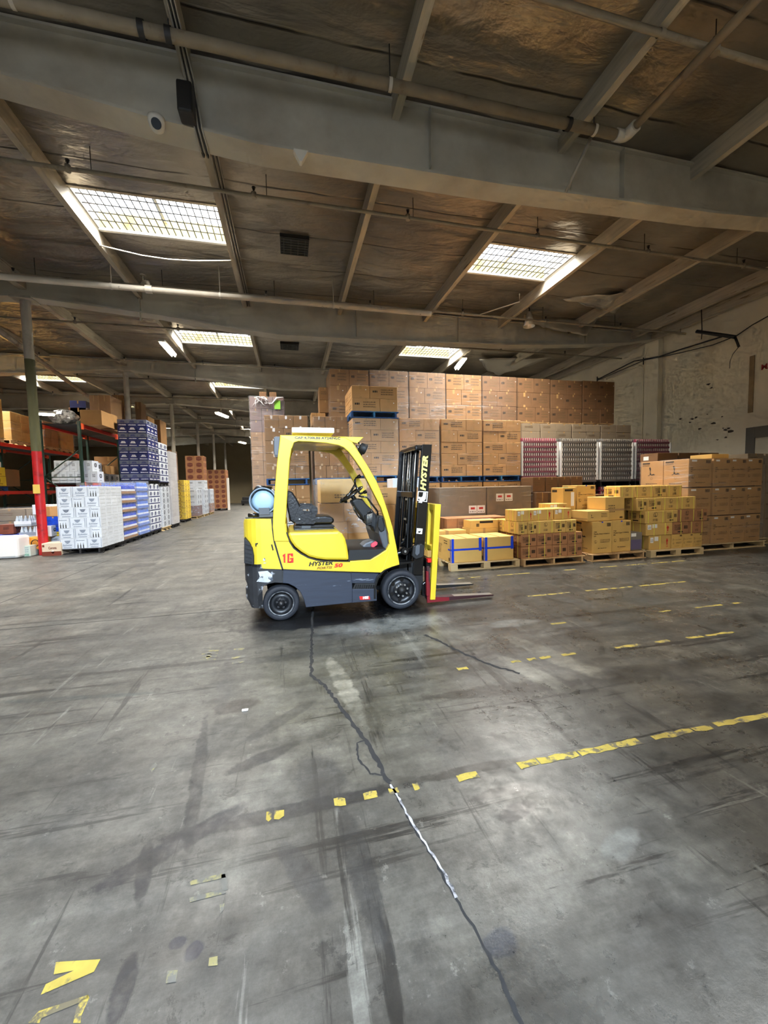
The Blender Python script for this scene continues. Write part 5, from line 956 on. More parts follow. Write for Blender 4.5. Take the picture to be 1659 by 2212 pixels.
brick(0, 6.9, 8.2, 7.05, z0+.0, .26, 5, [[1, 1, 1, 1]], .42, st_plain, K3, 'strapped_carton', 'plain tan carton', 'rear of second strapped stack', 'cartons at the rear of the second strapped stack')
carton(st_plain, .24, .34, 1.04, K3, 0, (6.62, 6.88, z0), 'shipping_carton', 'tall slim tan carton in the gap left of second strapped stack')
pallet(6.9, 7.47, 1.35, .05, 0, PW, 'wooden pallet at the rear of the second strapped stack')
# wrapped tall cup cartons, three wide
pallet(8.55, 6.62, 1.9, 1.1, 0, PL, 'pale pallet under the tall wrapped cup cartons')
WC = 'wrapped cup cartons near the wall'
for r in range(3):
    for i in range(3): carton(st_cup, .47, .62, .6, K1, 2, (8.86+.49*i, 6.62+.02*i, z0+.62*r), 'cup_carton', 'wrapped tan cup carton, %s, %s course, facing the aisle near the wall' % (['left', 'middle', 'right'][i], row_word(r, 3)))
    for i in range(2): carton(st_cup, .62, .58, .6, K1, 2, (8.21+.0*i, 6.64+.59*i, z0+.62*r), 'cup_carton', 'wrapped tan cup carton, %s of the left flank, %s course' % (['front', 'back'][i], row_word(r, 3)))
wrap(8.19, 10.32, 6.6, 7.82, z0, z0+1.85, film1, 'clear stretch film round the tall cup cartons by the wall', .02)
b = Box(.5, .5, .1, K3); o = b.build('shipping_carton', None, (9.3, 7.0, z0+1.87)); T(o, 'flat tan carton lying on the wrapped cup cartons', 'box')
for i in range(3):
    b = Box(.62, .5, .24, K4); b.q('l', .2, .5, .3, .7, labelw); o = b.build('shipping_carton', None, (8.85+i*.66, 7.95, 1.98)); T(o, 'brown carton on the rear load behind the wrapped cup cartons, '+['left', 'middle', 'right'][i], 'box')
    carton(st_plain, .62, .5, 1.84, K4, 0, (8.85+i*.66, 7.95, z0), 'shipping_carton', 'tall brown carton supporting the rear load, '+['left', 'middle', 'right'][i])
# grey wrapped load at the frame edge
pallet(10.5, 6.9, 1.25, 1.1, 0, PL, 'pale pallet under the grey wrapped load by the wall')
for i in range(4):
    b = Box(.3, 1.0, 1.72, KG); b.lines('f', .2, .8, (.75, .6, .45, .25), .03, inkl, 3+i)
    if i < 3: b.tx('f', 'B', .3, .86, .05, blkd, .0)
    for u in (.02,): b.q('f', u, u+.03, 0, 1, strapy if i in (0, 2) else tape, .004)
    o = b.build('tall_carton', None, (10.5+.31*i, 6.92, z0)); T(o, 'tall grey-brown carton, %s in the load nearest the wall' % (['leftmost', 'second', 'third', 'last'][i]), 'box')
wrap(10.48, 11.76, 6.9, 7.94, z0, z0+1.75, film1, 'stretch film round the tall grey-brown cartons at the wall', .015)
for i in range(2): carton(st_plain, .5, .5, .26, KG, 1, (10.52+.55*i, 7.1, z0+1.73), 'shipping_carton', ['grey-brown carton on top of the load nearest the wall, left', 'grey-brown carton on top of the load nearest the wall, right'][i])
# ---------------------------------------------------------------- middle row: big wrapped cartons with red-and-white labels
def st_big(w, d, h, m, k=0):
    b = Box(w, d, h, m)
    for u in ((.2, .4) if k == 0 else (.62, .8)):
        v = .5 if k == 0 else .12; b.q('f', u, u+.17, v, v+.26, labelw); b.q('f', u+.04, u+.13, v+.13, v+.2, redi, .0035); b.lines('f', u+.02, u+.15, (v+.04,), .03, ink, 3)
    b.q('t', 0, 1, .46, .54, tape); return b
YBg = 8.08; bx1 = on(1052, 1060, 'y', YBg).x; bx2 = on(1149, 1060, 'y', YBg).x; bw = bx2-bx1
pallet(bx1-bw, YBg-.02, 2*bw, .8, 0, PW, 'long wooden pallet under the big wrapped brown cartons')
for i in range(2):
    for r in range(2): carton(st_big, bw-.02, .76, .66, KG, (i+r) % 2, (bx1-bw+i*bw, YBg, z0+.67*r), 'large_carton', 'big wrapped brown carton with white labels, %s, %s course' % (['left', 'right'][i], ['lower', 'upper'][r]))
wrap(bx1-bw-.01, bx2+.0, YBg-.01, YBg+.77, z0, z0+1.34, film1, 'stretch film over the big brown cartons with white labels', .02)
for i in range(4): carton(st_plain, .32, .7, 1.18, K4, 1, (bx2+.06+.34*i, 8.0, z0), 'large_carton', 'upright dark brown carton beside the big wrapped ones, %s' % ['leftmost', 'second', 'third', 'rightmost'][i])
for i in range(4): carton(st_plain, .32, .5, .34, K4, 1, (bx2+.04+.34*i, 8.1, z0+1.19), 'large_carton', 'dark brown carton beneath the can pallets, %s of four' % ['leftmost', 'second', 'third', 'rightmost'][i])
# ---------------------------------------------------------------- the tall carton wall
YW = 8.9
def col(pa, pb, Y): return on(pa, 950, 'y', Y).x, on(pb, 950, 'y', Y).x
PATK = [[.62, .4], [.4, .62]]
colsW = [(572, 666, 0, 'left of the seat'), (678, 752, 0, 'behind the seat'), (863, 949, 1, 'behind the mast'), (953, 1041, 1, 'just right of the mast'), (1044, 1125, 1, 'beside the can pallets')]
for ci, (pa, pb, k, wh) in enumerate(colsW):
    x0, x1 = col(pa, pb, YW); st_ = st_kraft; M_ = K1 if k else K2
    zb = 1.74; h2 = .272
    pallet(x0, YW, x1-x0, 1.05, 0, PB, 'blue pallet on the floor under the carton column '+wh); pallet(x0, YW-.01, x1-x0, 1.05, zb-.14, PB, 'blue pallet halfway up the carton column '+wh)
    pt = PATK if k else [[1, 1, 1], [.9, 1.2]]
    nb_ = 3 if ci < 2 else 2; carton(st_plain, x1-x0, .9, .29*(5-nb_), M_, 0, (x0, YW, z0), 'bulk_carton', 'bulk carton at the foot of the column '+wh)
    brick(0, x0, x1, YW, z0+.29*(5-nb_), .29, nb_, pt, .5, st_, M_, 'shipping_carton', 'kraft carton' if k else 'brown carton', 'lower load '+wh, 'cartons in the tall wall', jit=.006)
    brick(0, x0, x1, YW, zb, h2, 5, pt, .5, st_, M_, 'shipping_carton', 'kraft carton' if k else 'brown carton', 'upper load '+wh, 'cartons in the tall wall', jit=.006)
    wrap(x0, x1, YW, YW+1.0, zb, zb+1.36, film1 if ci != 2 else film2, 'stretch film round the upper load '+wh, .012)
# nearer column with short load on top
x0, x1 = col(762, 860, 8.3)
pallet(x0, 8.3, x1-x0, 1.05, 0, PB, 'blue pallet on the floor under the column behind the front guard leg'); pallet(x0, 8.29, x1-x0, 1.05, 1.62, PB, 'blue pallet at mid height of the column behind the front guard leg')
zt2 = on(800, 903, 'y', 8.3).z; h5 = (zt2-1.76)/5
carton(st_plain, x1-x0, .9, .88, K1, 0, (x0, 8.3, z0), 'bulk_carton', 'bulk carton at the foot behind the front guard leg')
brick(0, x0, x1, 8.3, z0+.885, .295, 2, PATK, .52, st_kraft, K1, 'shipping_carton', 'kraft carton', 'lower load behind front guard leg', 'cartons in the tall wall')
brick(0, x0, x1, 8.3, 1.76, h5, 5, PATK, .52, st_kraft, K1, 'shipping_carton', 'kraft carton', 'middle load behind front guard leg', 'cartons in the tall wall')
wrap(x0, x1, 8.3, 9.3, 1.76, zt2, film2, 'glossy stretch film round the load behind the front guard leg', .012)
pallet(x0-.02, 8.28, x1-x0+.04, 1.05, zt2, PB, 'bright blue pallet carrying the short top load'); zt3 = zt2+.14
brick(0, x0, x1, 8.3, zt3, .265, 2, PATK, .5, st_kraft, K1, 'shipping_carton', 'pale kraft carton', 'short load on bright blue pallet', 'cartons in the tall wall', side='l', y_layers=2)
brick(0, x0+.25, x0+.8, 8.82, zt3+.53, .12, 1, [[1]], .4, st_kraft, K1, 'shipping_carton', 'pale kraft carton lying highest', 'on the short top load', 'cartons in the tall wall')
# rear tier up under the roof
YR = 10.4; px = [712, 798, 883, 963, 1041, 1117, 1189, 1258, 1328]
zR = on(900, 803, 'y', YR).z; hr = .42
for i in range(8):
    x0, x1 = on(px[i], 860, 'y', YR).x+.015, on(px[i+1], 860, 'y', YR).x-.015; wh = 'rear tier, '+(['farthest left', 'second', 'third', 'fourth', 'fifth', 'sixth', 'seventh', 'farthest right'][i])+' stack'
    zz = zR-.03*rnd.random()-3*hr
    brick(0, x0, x1, YR, zz, hr, 3, [[.55, .45], [.42, .58], [.5, .5]], .5, st_kraft, K2 if i < 4 else K4, 'shipping_carton', 'brown carton', wh, 'cartons in the rear tier', side='l' if i == 0 else None, y_layers=2 if i == 0 else 1)
    zl = zz-.14; pallet(x0, YR, x1-x0, 1.0, zl, PW, 'pallet inside the rear tier, '+wh.split(', ')[1])
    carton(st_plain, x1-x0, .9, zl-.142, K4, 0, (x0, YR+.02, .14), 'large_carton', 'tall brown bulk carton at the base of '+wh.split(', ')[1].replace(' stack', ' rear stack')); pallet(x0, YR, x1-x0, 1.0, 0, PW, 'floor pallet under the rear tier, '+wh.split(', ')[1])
    if i in (1, 2): wrap(x0, x1, YR, YR+.9, zz, zz+3*hr, film2, 'shiny stretch film on the rear tier, %s stack' % ['', 'second', 'third'][i], .012)
wrap(on(712, 860, 'y', YR).x, on(1117, 860, 'y', YR).x, YR-.01, YR+.95, zR-1.26, zR-.02, film1, 'thin stretch film across the left half of the rear tier', .03)
# smaller stack left of the rear tier
x0, x1 = on(690, 880, 'y', 10.9).x, on(716, 880, 'y', 10.9).x
brick(0, x0, x1, 10.9, 3.55, .34, 2, [[1]], .5, st_plain, K2, 'shipping_carton', 'brown carton', 'narrow stack left of the rear tier', 'cartons left of the rear tier')
x0_, x1_ = on(672, 900, 'y', 10.9).x, on(703, 900, 'y', 10.9).x
brick(0, x0_, x1_, 10.88, 3.2, .17, 2, [[1, 1.4]], .5, st_plain, K1, 'shipping_carton', 'flat brown carton', 'under the narrow stack left of rear tier', 'cartons left of the rear tier')
carton(st_plain, x1_-x0_, .8, 3.05, K4, 0, (x0_, 10.9, .14), 'large_carton', 'tall brown bulk carton below the narrow stack'); pallet(x0_, 10.88, x1_-x0_, .9, 0, PW, 'pallet below the narrow stack left of the rear tier')
# grey-brown row above the can pallets
YG = 9.75; px = [1127, 1168, 1236, 1298, 1364]; zg = on(1240, 916, 'y', YG).z
for i in range(4):
    x0, x1 = on(px[i], 930, 'y', YG).x+.01, on(px[i+1], 930, 'y', YG).x-.02; wh = 'behind the can pallets, %s stack' % ['first', 'second', 'third', 'fourth'][i]
    brick(0, x0, x1, YG, zg-.44, .22, 2, [[1, 1]] if i else [[1]], .5, st_plain, KG, 'shipping_carton', 'grey-brown carton', wh, 'grey-brown cartons')
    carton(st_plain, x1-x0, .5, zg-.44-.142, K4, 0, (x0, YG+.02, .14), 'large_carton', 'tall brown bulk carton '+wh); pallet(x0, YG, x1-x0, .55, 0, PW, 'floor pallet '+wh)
# can pallets: trays of cans between corner boards
m_crd = mat('can body maroon', (140, 34, 62), .35, .2); m_cgr = mat('can body dark', (84, 76, 68), .35, .3); m_lid = mat('can pale neck', (226, 220, 206), .3, .3); m_tray = {0: mat('tray maroon', (122, 52, 66), .7, objvar=.06), 1: mat('tray grey', (104, 94, 82), .7, objvar=.06)}
_CT = {}
def can_tray(w, d, h, c, loc, label):
    key = (round(w, 3), c)
    if key in _CT: o = copy_tree(_CT[key], loc)
    else:
        o = empty('can_tray', loc); b = MB(); b.box(0, w, 0, d, 0, h*.42, m_tray[c], .002); b.build('tray', o)
        b = MB(); n = max(5, int(w/.062)); r = w/n*.46
        for i in range(n):
            for j in range(2): b.lathe([(r, h*.43), (r, h*.8), (r*.72, h*.93), (r*.72, h*.97), (.001, h*.97)], (w*(i+.5)/n, r+.004+j*2.1*r, 0), m_crd if c == 0 else m_cgr, 'z', 8)
            b.lathe([(r*1.01, h*.52), (r*1.01, h*.86), (r*.7, h*.96)], (w*(i+.5)/n, r+.003, 0), m_lid, 'z', 6) if 0 else b.box(w*(i+.5)/n-r*.45, w*(i+.5)/n+r*.45, .0008, .004, h*.44, h*.95, m_lid)
        b.box(0.01, w-.01, 5*r, d, h*.42, h*.9, m_cgr); p = b.build('cans', o); p['kind'] = 'stuff'; _CT[key] = o
    T(o, label, 'tray of cans', 'trays of cans on the can pallets'); return o
YC = 9.05; cps = [(1128, 1203, 0, 8), (1213, 1289, 1, 9), (1298, 1365, 1, 9), (1373, 1446, 0, 9)]; m_cb = mat('corner board', (226, 226, 222), .7)
zc1 = on(1290, 947, 'y', YC).z
for i, (pa, pb, c, n) in enumerate(cps):
    x0, x1 = on(pa, 1000, 'y', YC).x, on(pb, 1000, 'y', YC).x; wd = ['first', 'second', 'third', 'fourth'][i]; h = .128; zb = zc1-n*h
    for r in range(n):
        for j in range(2):
            hw = (x1-x0)/2; can_tray(hw-.004, .5, h-.003, c, (x0+hw*j+.002, YC+rnd.uniform(0, .008), zb+r*h), '%s tray of cans, %s level, %s half, %s can pallet from left' % (['maroon', 'grey'][c], row_word(r, n), ['left', 'right'][j], wd))
    pallet(x0, YC, x1-x0, .9, zb-.14, PD, 'black pallet under the %s can pallet load' % wd)
    # lower pallet load below
    for r in range(4):
        for j in range(2): hw = (x1-x0)/2; can_tray(hw-.004, .5, h-.003, 0, (x0+hw*j+.002, YC, zb-.14-(r+1)*h), 'maroon tray of cans, %s down the lower load, %s half, %s pallet' % (['topmost', 'second', 'third', 'fourth'][r], ['left', 'right'][j], wd))
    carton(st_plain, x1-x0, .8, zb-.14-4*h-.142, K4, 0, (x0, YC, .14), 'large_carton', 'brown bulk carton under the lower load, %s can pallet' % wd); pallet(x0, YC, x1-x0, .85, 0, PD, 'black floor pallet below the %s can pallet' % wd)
    for xx in ((x0-.035, x1+.0) if c else (x0-.025, x1-.0)):
        o = MB().box(xx, xx+.045, YC-.012, YC-.005, zb+.05, zc1-.1, m_cb).box(xx, xx+.006, YC-.005, YC+.1, zb+.05, zc1-.1, m_cb).build('corner_board'); T(o, 'white corner board on the %s edge of the %s can pallet' % (['left', 'right'][xx > x0+.2], wd), 'edge protector')
    wrap(x0-.02, x1+.02, YC-.02, YC+.6, zb, zc1, film1, 'thin film round the %s can pallet' % wd, .015)
carton(st_plain, .55, .5, .08, mat('red slip', (176, 70, 40), .7), 0, (7.0, 8.5, 1.22), 'flat_carton', 'flat reddish carton lying above the plain tan carton'); carton(st_plain, .9, .6, 1.08, K4, 0, (6.85, 8.25, z0), 'large_carton', 'brown carton hidden behind the second strapped stack')
# ---------------------------------------------------------------- behind the forklift cab
YK = 7.55; x0, x1 = on(690, 1100, 'y', YK).x, on(762, 1100, 'y', YK).x; zt_ = on(720, 1034, 'y', YK).z
pallet(x0-.02, YK, 1.0, 1.0, 0, PW, 'wooden pallet behind the forklift seat')
brick(0, x0, x0+.98, YK+.02, z0, .36, 3, [[1, 1.1], [1.2, 1]], .5, st_plain, K1, 'shipping_carton', 'kraft carton', 'wrapped load behind the seat', 'cartons behind the cab')
b = Box(.9, .8, zt_-z0-1.08-.02, K3); b.lines('f', .3, .7, (.3, .2), .06, inkl); o = b.build('shipping_carton', None, (x0+.03, YK+.04, z0+1.09)); T(o, 'wide tan carton topping the wrapped load behind the seat', 'box')
wrap(x0-.02, x0+1.0, YK, YK+.95, z0+.5, zt_+.01, film4, 'crinkled bright stretch film on the load behind the seat', .03)
YK2 = 7.7; xx = x0+1.04
pallet(xx, YK2, 1.0, 1.0, 0, PW, 'wooden pallet behind the steering column')
brick(0, xx, xx+.98, YK2, z0, .34, 4, [[1, 1], [1.3, 1]], .5, st_cup if 0 else st_plain, K1, 'shipping_carton', 'kraft carton', 'load behind the steering column', 'cartons behind the cab', kind_k=lambda r, i: 1)
xw0, xw1 = on(850, 1050, 'y', 8.15).x, on(905, 1050, 'y', 8.15).x
b = Box(.62, .5, .3, WH); b.q('f', .35, .6, .2, .5, redi); b.q('f', .3, .9, .1, .16, WHG)
me = b.build('white_carton', None, (xw0-.12, 7.74, 1.385)); T(me, 'white carton with an orange mark seen under the guard, upper', 'box'); o = link('white_carton', me.data, None, (xw0-.14, 7.72, 1.08)); T(o, 'white carton with an orange mark seen under the guard, lower', 'box')
b = Box(.7, .5, .93, K2); b.tx('f', '24', .62, .84, .1, blkd, 0); o = b.build('large_carton', None, (xw0-.16, 7.72, z0)); T(o, 'brown carton with 24 hand-written on it behind the mast', 'box')
for i in range(3):
    o = MB().box(0, .05, 0, .3, 0, .34, m_cb, .004).box(.08, .12, 0, .3, 0, .3, labelw, .004).build('white_foam_board', None, (x0-.62+.16*i, 7.3, .9)); T(o, 'white panel edge standing on low load behind the seat, %s' % ['left', 'middle', 'right'][i], 'panel')
b = Box(.62, .5, .74, WH); b.q('f', .1, .9, .4, .5, WHG); o = b.build('white_carton', None, (x0-.7, 7.25, z0)); T(o, 'white wrapped carton low behind the forklift seat', 'box'); wrap(x0-.71, x0-.05, 7.24, 7.78, z0, .9, film3, 'cloudy film round the low white carton behind the seat', .02)
# left end of the wall: tall wrapped stack with loose film and a green note
YL_ = 9.0; x0, x1 = on(540, 950, 'y', YL_).x, on(570, 950, 'y', YL_).x; xt = on(614, 880, 'y', 10.1).x; zt_ = on(575, 857, 'y', 10.1).z
x0 = on(539, 880, 'y', 10.1).x; hh = (zt_-2.9)/3
pallet(x0, 10.12, xt-x0, 1.0, 0, PW, 'floor pallet at the left end of the carton wall')
brick(0, x0, xt, 10.12, z0, .345, 8, [[1, 1, 1]], .5, st_plain, K2, 'shipping_carton', 'brown carton', 'leftmost stack of the wall', 'cartons in the leftmost stack', kind_k=lambda r, i: 1, side='l' if 0 else None)
mpp = mat('purple brown carton', (112, 88, 86), .6, var=.1, objvar=.06)
brick(0, x0, xt, 10.12, z0+.345*8, (zt_-z0-.345*8)/3, 3, [[1, 1, 1]], .5, st_plain, mpp, 'shipping_carton', 'mauve brown carton', 'top of the leftmost stack', 'cartons in the leftmost stack')
wrap(x0, xt, 10.1, 10.65, z0+1.0, zt_+.01, film2, 'cloudy stretch film round the leftmost tall stack', .02)
a = on(592, 864, 'y', 10.06); c = on(606, 884, 'y', 10.06); T(MB().box(a.x, c.x, 10.06, 10.066, c.z, a.z, mat('green note', (132, 196, 66), .7)).build('paper_note'), 'green paper note taped to the leftmost wrapped stack', 'note')
for i, pxx in enumerate((560, 582)): a = on(pxx, 857, 'y', 10.25); carton(st_plain, .17, .2, .13, K4, 0, (a.x, 10.25, zt_+.02), 'small_carton', ['small brown carton on the leftmost stack, left one', 'small brown carton on the leftmost stack, right one'][i])
mb = MB(); r2 = random.Random(5)
for i in range(14):
    c = Vector((x0+.12+.22*r2.random(), 10.08, zt_-.02)); pts = [c]; d = Vector((r2.uniform(-.5, .7), -.08, r2.uniform(-.5, .25)))
    for k in range(5): pts.append(pts[-1]+d*.07+Vector((r2.uniform(-.02, .02), r2.uniform(-.02, .01), -.01*k)))
    mb.tube(pts, .007, mat('torn film', (214, 212, 214), .25), 5)
pts = [on(572, 871, 'y', 10.07), on(588, 872, 'y', 10.05), on(598, 860, 'y', 10.05), on(612, 859, 'y', 10.07)]; mb.tube(pts, [.012, .02, .03, .016], mat('torn film', (214, 212, 214), .25), 7)
T(mb.build('loose_film'), 'tangle of torn white film on top of the leftmost stack', 'plastic film')
# ================================================================ left side: aisle row of pallet loads
XA = -4.62
def left_load(x0, x1, y0, y1, z, rh, rows, nx, ny, st, m, name, desc, where, group, k=None, st_side=None):
    """a load whose front and aisle-side faces show; cartons of the outer shell only"""
    for r in range(rows):
        fr = nx[r % len(nx)]; t = sum(fr); x = x0; W = x1-x0; D = (y1-y0)/ny
        for i, f_ in enumerate(fr):
            w = W*f_/t; kk = k(r, i) if k else 0
            carton(st, w-.004, D-.004, rh-.003, m, kk, (x+.002, y0, z+r*rh), name, ' '.join(q for q in (desc+',', row_word(r, rows)+' course,', 'front '+(col_word(i, len(fr)) or 'one')+',', where) if q), 'box', group); x += w
        for j in range(1, ny):
            w = W*fr[-1]/t; carton(st, w-.004, D-.004, rh-.003, m, k(r, j) if k else 0, (x1-w+.002, y0+j*D, z+r*rh), name, ' '.join((desc+',', row_word(r, rows)+' course,', 'flank '+['', 'second', 'third', 'fourth', 'fifth'][j]+',', where)), 'box', group)
x0, x1 = on(130, 1190, 'y', 11.2).x, on(222, 1190, 'y', 11.2).x; yb_ = 12.55
pallet(x0, 11.18, x1-x0, yb_-11.18, 0, PD, 'black pallet under the white beverage case stack')
left_load(x0, x1, 11.2, yb_, .14, .256, 6, [[1.4, 1, 1.4], [1.3, 1.4, .9], [.9, 1.4, 1.3], [1.4, 1.3, .8]], 4, st_beer, WH, 'beverage_case', 'white beverage case', 'stack beside the racks', 'white beverage cases')
wrap(x0, x1, 11.2, yb_, .15, 1.68, film('case film', .35, stretch=(3, 3, 3), base=.05, scale=2.5), 'clear film round the white beverage case stack', .012)
# blue bottle packs behind it
m_cap = mat('bottle cap white', (220, 226, 236), .5)
def st_bottles(w, d, h, m, k=0):
    b = MB(); nx = max(2, int(w/.085)); ny = max(2, int(d/.085)); b.w, b.d, b.h = w, d, h; b.box(0, w, 0, d, 0, h*.28, K2 if k else m, .003)
    for i in range(nx):
        for j in range(ny):
            if 0 < i < nx-1 and 0 < j < ny-1 and not k == 9: continue
            r = min(w/nx, d/ny)*.46; b.lathe([(r, h*.05), (r, h*.6), (r*.45, h*.84), (r*.4, h*.96), (.001, h*.96)], (w*(i+.5)/nx, d*(j+.5)/ny, 0), m, 'z', 8); b.lathe([(r*1.02, h*.3), (r*1.02, h*.5)], (w*(i+.5)/nx, d*(j+.5)/ny, 0), m_cap, 'z', 8)
    return b
x0b = on(181, 1040, 'y', 12.8).x; x1b = on(250, 1100, 'y', 12.8).x
pallet(-5.75, 12.7, 1.1, 1.15, 0, PD, 'black pallet under the blue bottle packs'); m_clr = mat('blue clear bottle', (70, 116, 214), .15, var=.2, nscale=8)
left_load(-5.75, -4.68, 12.72, 13.82, .14, .265, 6, [[1, 1, 1]], 3, st_bottles, BLU, 'bottle_pack', 'blue bottle pack on tray', 'stack behind white beverage cases', 'blue bottle packs', k=lambda r, i: 1)
wrap(-5.77, -4.66, 12.7, 13.84, .15, 1.8, film2, 'shiny film round the blue bottle pack stack', .015)
pallet(-5.72, 13.95, 1.05, 1.0, 0, PD, 'black pallet under the pale blue water packs')
left_load(-5.72, -4.68, 13.97, 14.92, .14, .28, 6, [[1, 1]], 2, st_bottles, m_clr, 'bottle_pack', 'pale blue water pack', 'stack between bottle packs and banded cases', 'pale blue water packs', k=lambda r, i: 0)
wrap(-5.74, -4.66, 13.95, 14.95, .15, 1.86, film3, 'cloudy blue film round the pale water pack stack', .02)
# two-tier: white banded cases with navy cases above
pallet(-5.8, 15.05, 1.12, 1.2, 0, PD, 'black pallet under the white and navy banded cases')
left_load(-5.8, -4.7, 15.07, 16.2, .14, .235, 7, [[1, 1]], 3, st_navw, WH, 'beverage_case', 'white case with navy band', 'lower tier below the navy cases', 'white navy-banded cases')
xn0, xn1 = on(257, 980, 'y', 15.07).x, on(320, 980, 'y', 15.07).x; zn0 = 1.9; zn1 = on(290, 906, 'y', 15.07).z
pallet(xn0, 15.05, xn1-xn0, 1.15, zn0-.14, PD, 'black pallet between the navy cases and the banded cases')
left_load(xn0, xn1, 15.07, 16.2, zn0, (zn1-zn0)/9, 9, [[1, 1, 1]], 3, st_navy, NAV, 'beverage_case', 'navy case', 'tall upper tier beside the rack', 'navy cases', k=lambda r, i: r % 2)
left_load(-5.7, -4.72, 16.5, 17.5, .14, .22, 7, [[1, 1]], 2, st_wine, WH, 'beverage_case', 'white printed case', 'lower tier past the navy cases', 'white cases farther on'); pallet(-5.7, 16.48, 1.0, 1.05, 0, PL, 'pale pallet under the white printed cases past the navy cases')
pallet(-5.7, 16.48, 1.0, 1.05, 1.72, PD, 'black pallet high between two tiers of white cases past the navy ones')
left_load(-5.7, -4.72, 16.5, 17.5, 1.86, .25, 6, [[1, 1]], 2, st_navw, WH, 'beverage_case', 'white case with navy band', 'upper tier past the navy cases', 'white navy-banded cases')
wrap(-5.72, -4.7, 16.48, 17.52, .16, 1.7, film3, 'cloudy film on the white cases past the navy ones', .02)
pallet(-5.7, 17.8, 1.0, 1.05, 0, PD, 'black pallet under the film-covered white stack by the rack end')
left_load(-5.7, -4.72, 17.82, 18.8, .14, .3, 10, [[1, 1]], 2, st_plain, mat('pale grey carton', (186, 184, 186), .6, objvar=.06), 'shipping_carton', 'pale grey carton', 'film-covered tall stack by the rack end', 'pale grey cartons'); wrap(-5.72, -4.7, 17.8, 18.82, .16, 3.15, film2, 'dense white film over the pale grey carton stack', .02)
pallet(-5.95, 20.7, 1.05, 1.15, 0, PD, 'black pallet under the yellow cases')
left_load(-5.95, -4.92, 20.72, 21.8, .14, .27, 7, [[1, 1]], 2, st_yel, YEL, 'yellow_case', 'yellow case', 'stack in the left aisle row', 'yellow cases'); 
wrap(-5.97, -4.9, 20.7, 21.82, .16, 2.05, film('yellow case film', .5, base=.05), 'film pulled round the yellow case stack', .02)
for n, (y, w1, m1, lab) in enumerate(((23.0, WH, REDC, 'first'), (24.6, WH, WH, 'second'), (26.4, WH, KR, 'third'))):
    X1 = [-4.84, -4.8, -4.8][n]; pallet(X1-1.05, y-.02, 1.05, 1.1, 0, PL, 'pale pallet under the %s mixed white load down the aisle' % lab)
    left_load(X1-1.05, X1, y, y+1.05, .14, .28, 2, [[1, 1]], 2, st_wine, m1, 'shipping_carton', 'low carton', '%s mixed load down the aisle' % lab, 'mixed loads'); left_load(X1-1.05, X1, y, y+1.05, .7, .3, 3, [[1, 1]], 2, st_wine, WH, 'shipping_carton', 'white carton', '%s mixed load down the aisle' % lab, 'mixed loads')
    wrap(X1-1.07, X1+.02, y-.02, y+1.07, .16, 1.6, film3, 'cloudy film on the %s mixed load down the aisle' % lab, .03)
# brown stacks round the far columns
left_load(-7.35, -6.3, 24.3, 25.3, 2.0, .36, 5, [[1, 1]], 2, st_brick, KR, 'shipping_carton', 'brown carton with red mark', 'upper tier by the third column', 'cartons with red marks'); pallet(-7.35, 24.3, 1.05, 1.0, 1.84, PD, 'black pallet in the stack by the third column')
left_load(-7.35, -6.3, 24.3, 25.3, .14, .42, 4, [[1, 1]], 2, st_wine, WH, 'shipping_carton', 'white carton', 'lower tier by the third column', 'white cartons down the aisle'); pallet(-7.35, 24.3, 1.05, 1.0, 0, PD, 'black floor pallet by the third column')
left_load(-6.1, -5.1, 25.9, 26.9, 1.9, .34, 5, [[1, 1]], 2, st_brick, KR, 'shipping_carton', 'brown carton with red mark', 'upper tier past the third column', 'cartons with red marks') if 0 else None
left_load(-5.9, -4.6, 31.5, 32.7, .14, .36, 8, [[1, 1, 1]], 2, st_brick, KR, 'shipping_carton', 'brown carton with red mark', 'far stack of left row', 'cartons with red marks'); pallet(-5.9, 31.5, 1.3, 1.2, 0, PD, 'black pallet under the far brown stack')
T(MB().box(-4.55, -4.4, 31.4, 31.6, 0, 2.4, labelw, .01).build('leaning_board'), 'white board leaning by the far brown stack', 'board')
left_load(-6.6, -5.5, 28.35, 29.35, 2.2, .4, 4, [[1, 1]], 2, st_brick, KR, 'shipping_carton', 'brown carton with red mark', 'upper tier before the far stack', 'cartons with red marks'); left_load(-6.6, -5.5, 28.35, 29.35, .14, .41, 5, [[1, 1]], 2, st_wine, WH, 'shipping_carton', 'white carton', 'lower tier before the far stack', 'white cartons down the aisle'); pallet(-6.6, 28.4, 1.1, 1.1, 0, PD, 'black pallet before the far brown stack')
left_load(-3.7, -2.5, 43, 44.2, .14, .44, 8, [[1, 1]], 2, st_yel, mat('far yellow carton', (214, 184, 96), .7, objvar=.06), 'yellow_case', 'yellow carton', 'far stack at the end of the aisle', 'far yellow cartons'); pallet(-3.7, 43, 1.2, 1.2, 0, PD, 'black pallet under the yellow stack at the aisle end')
left_load(-2.35, -1.0, 42, 43.2, .14, .5, 7, [[1, 1]], 1, st_plain, mpp, 'shipping_carton', 'mauve carton', 'far stack right of the yellow stack', 'far mauve cartons'); pallet(-2.35, 42, 1.35, 1.2, 0, PD, 'black pallet under the far mauve stack')
mb = MB(); mb.box(0, .9, 0, 1.1, .18, .5, BLK, .03); mb.box(.1, .8, .1, .5, .5, .8, BLK, .03)
for x in (.05, .75):
    for y in (.1, .9): mb.tube([(x, y, .1), (x+.1, y, .1)], .1, mrub, 12)
T(mb.build('pallet_jack', None, (-4.5, 39.5, 0)), 'small black truck parked near the end of the aisle', 'pallet truck')
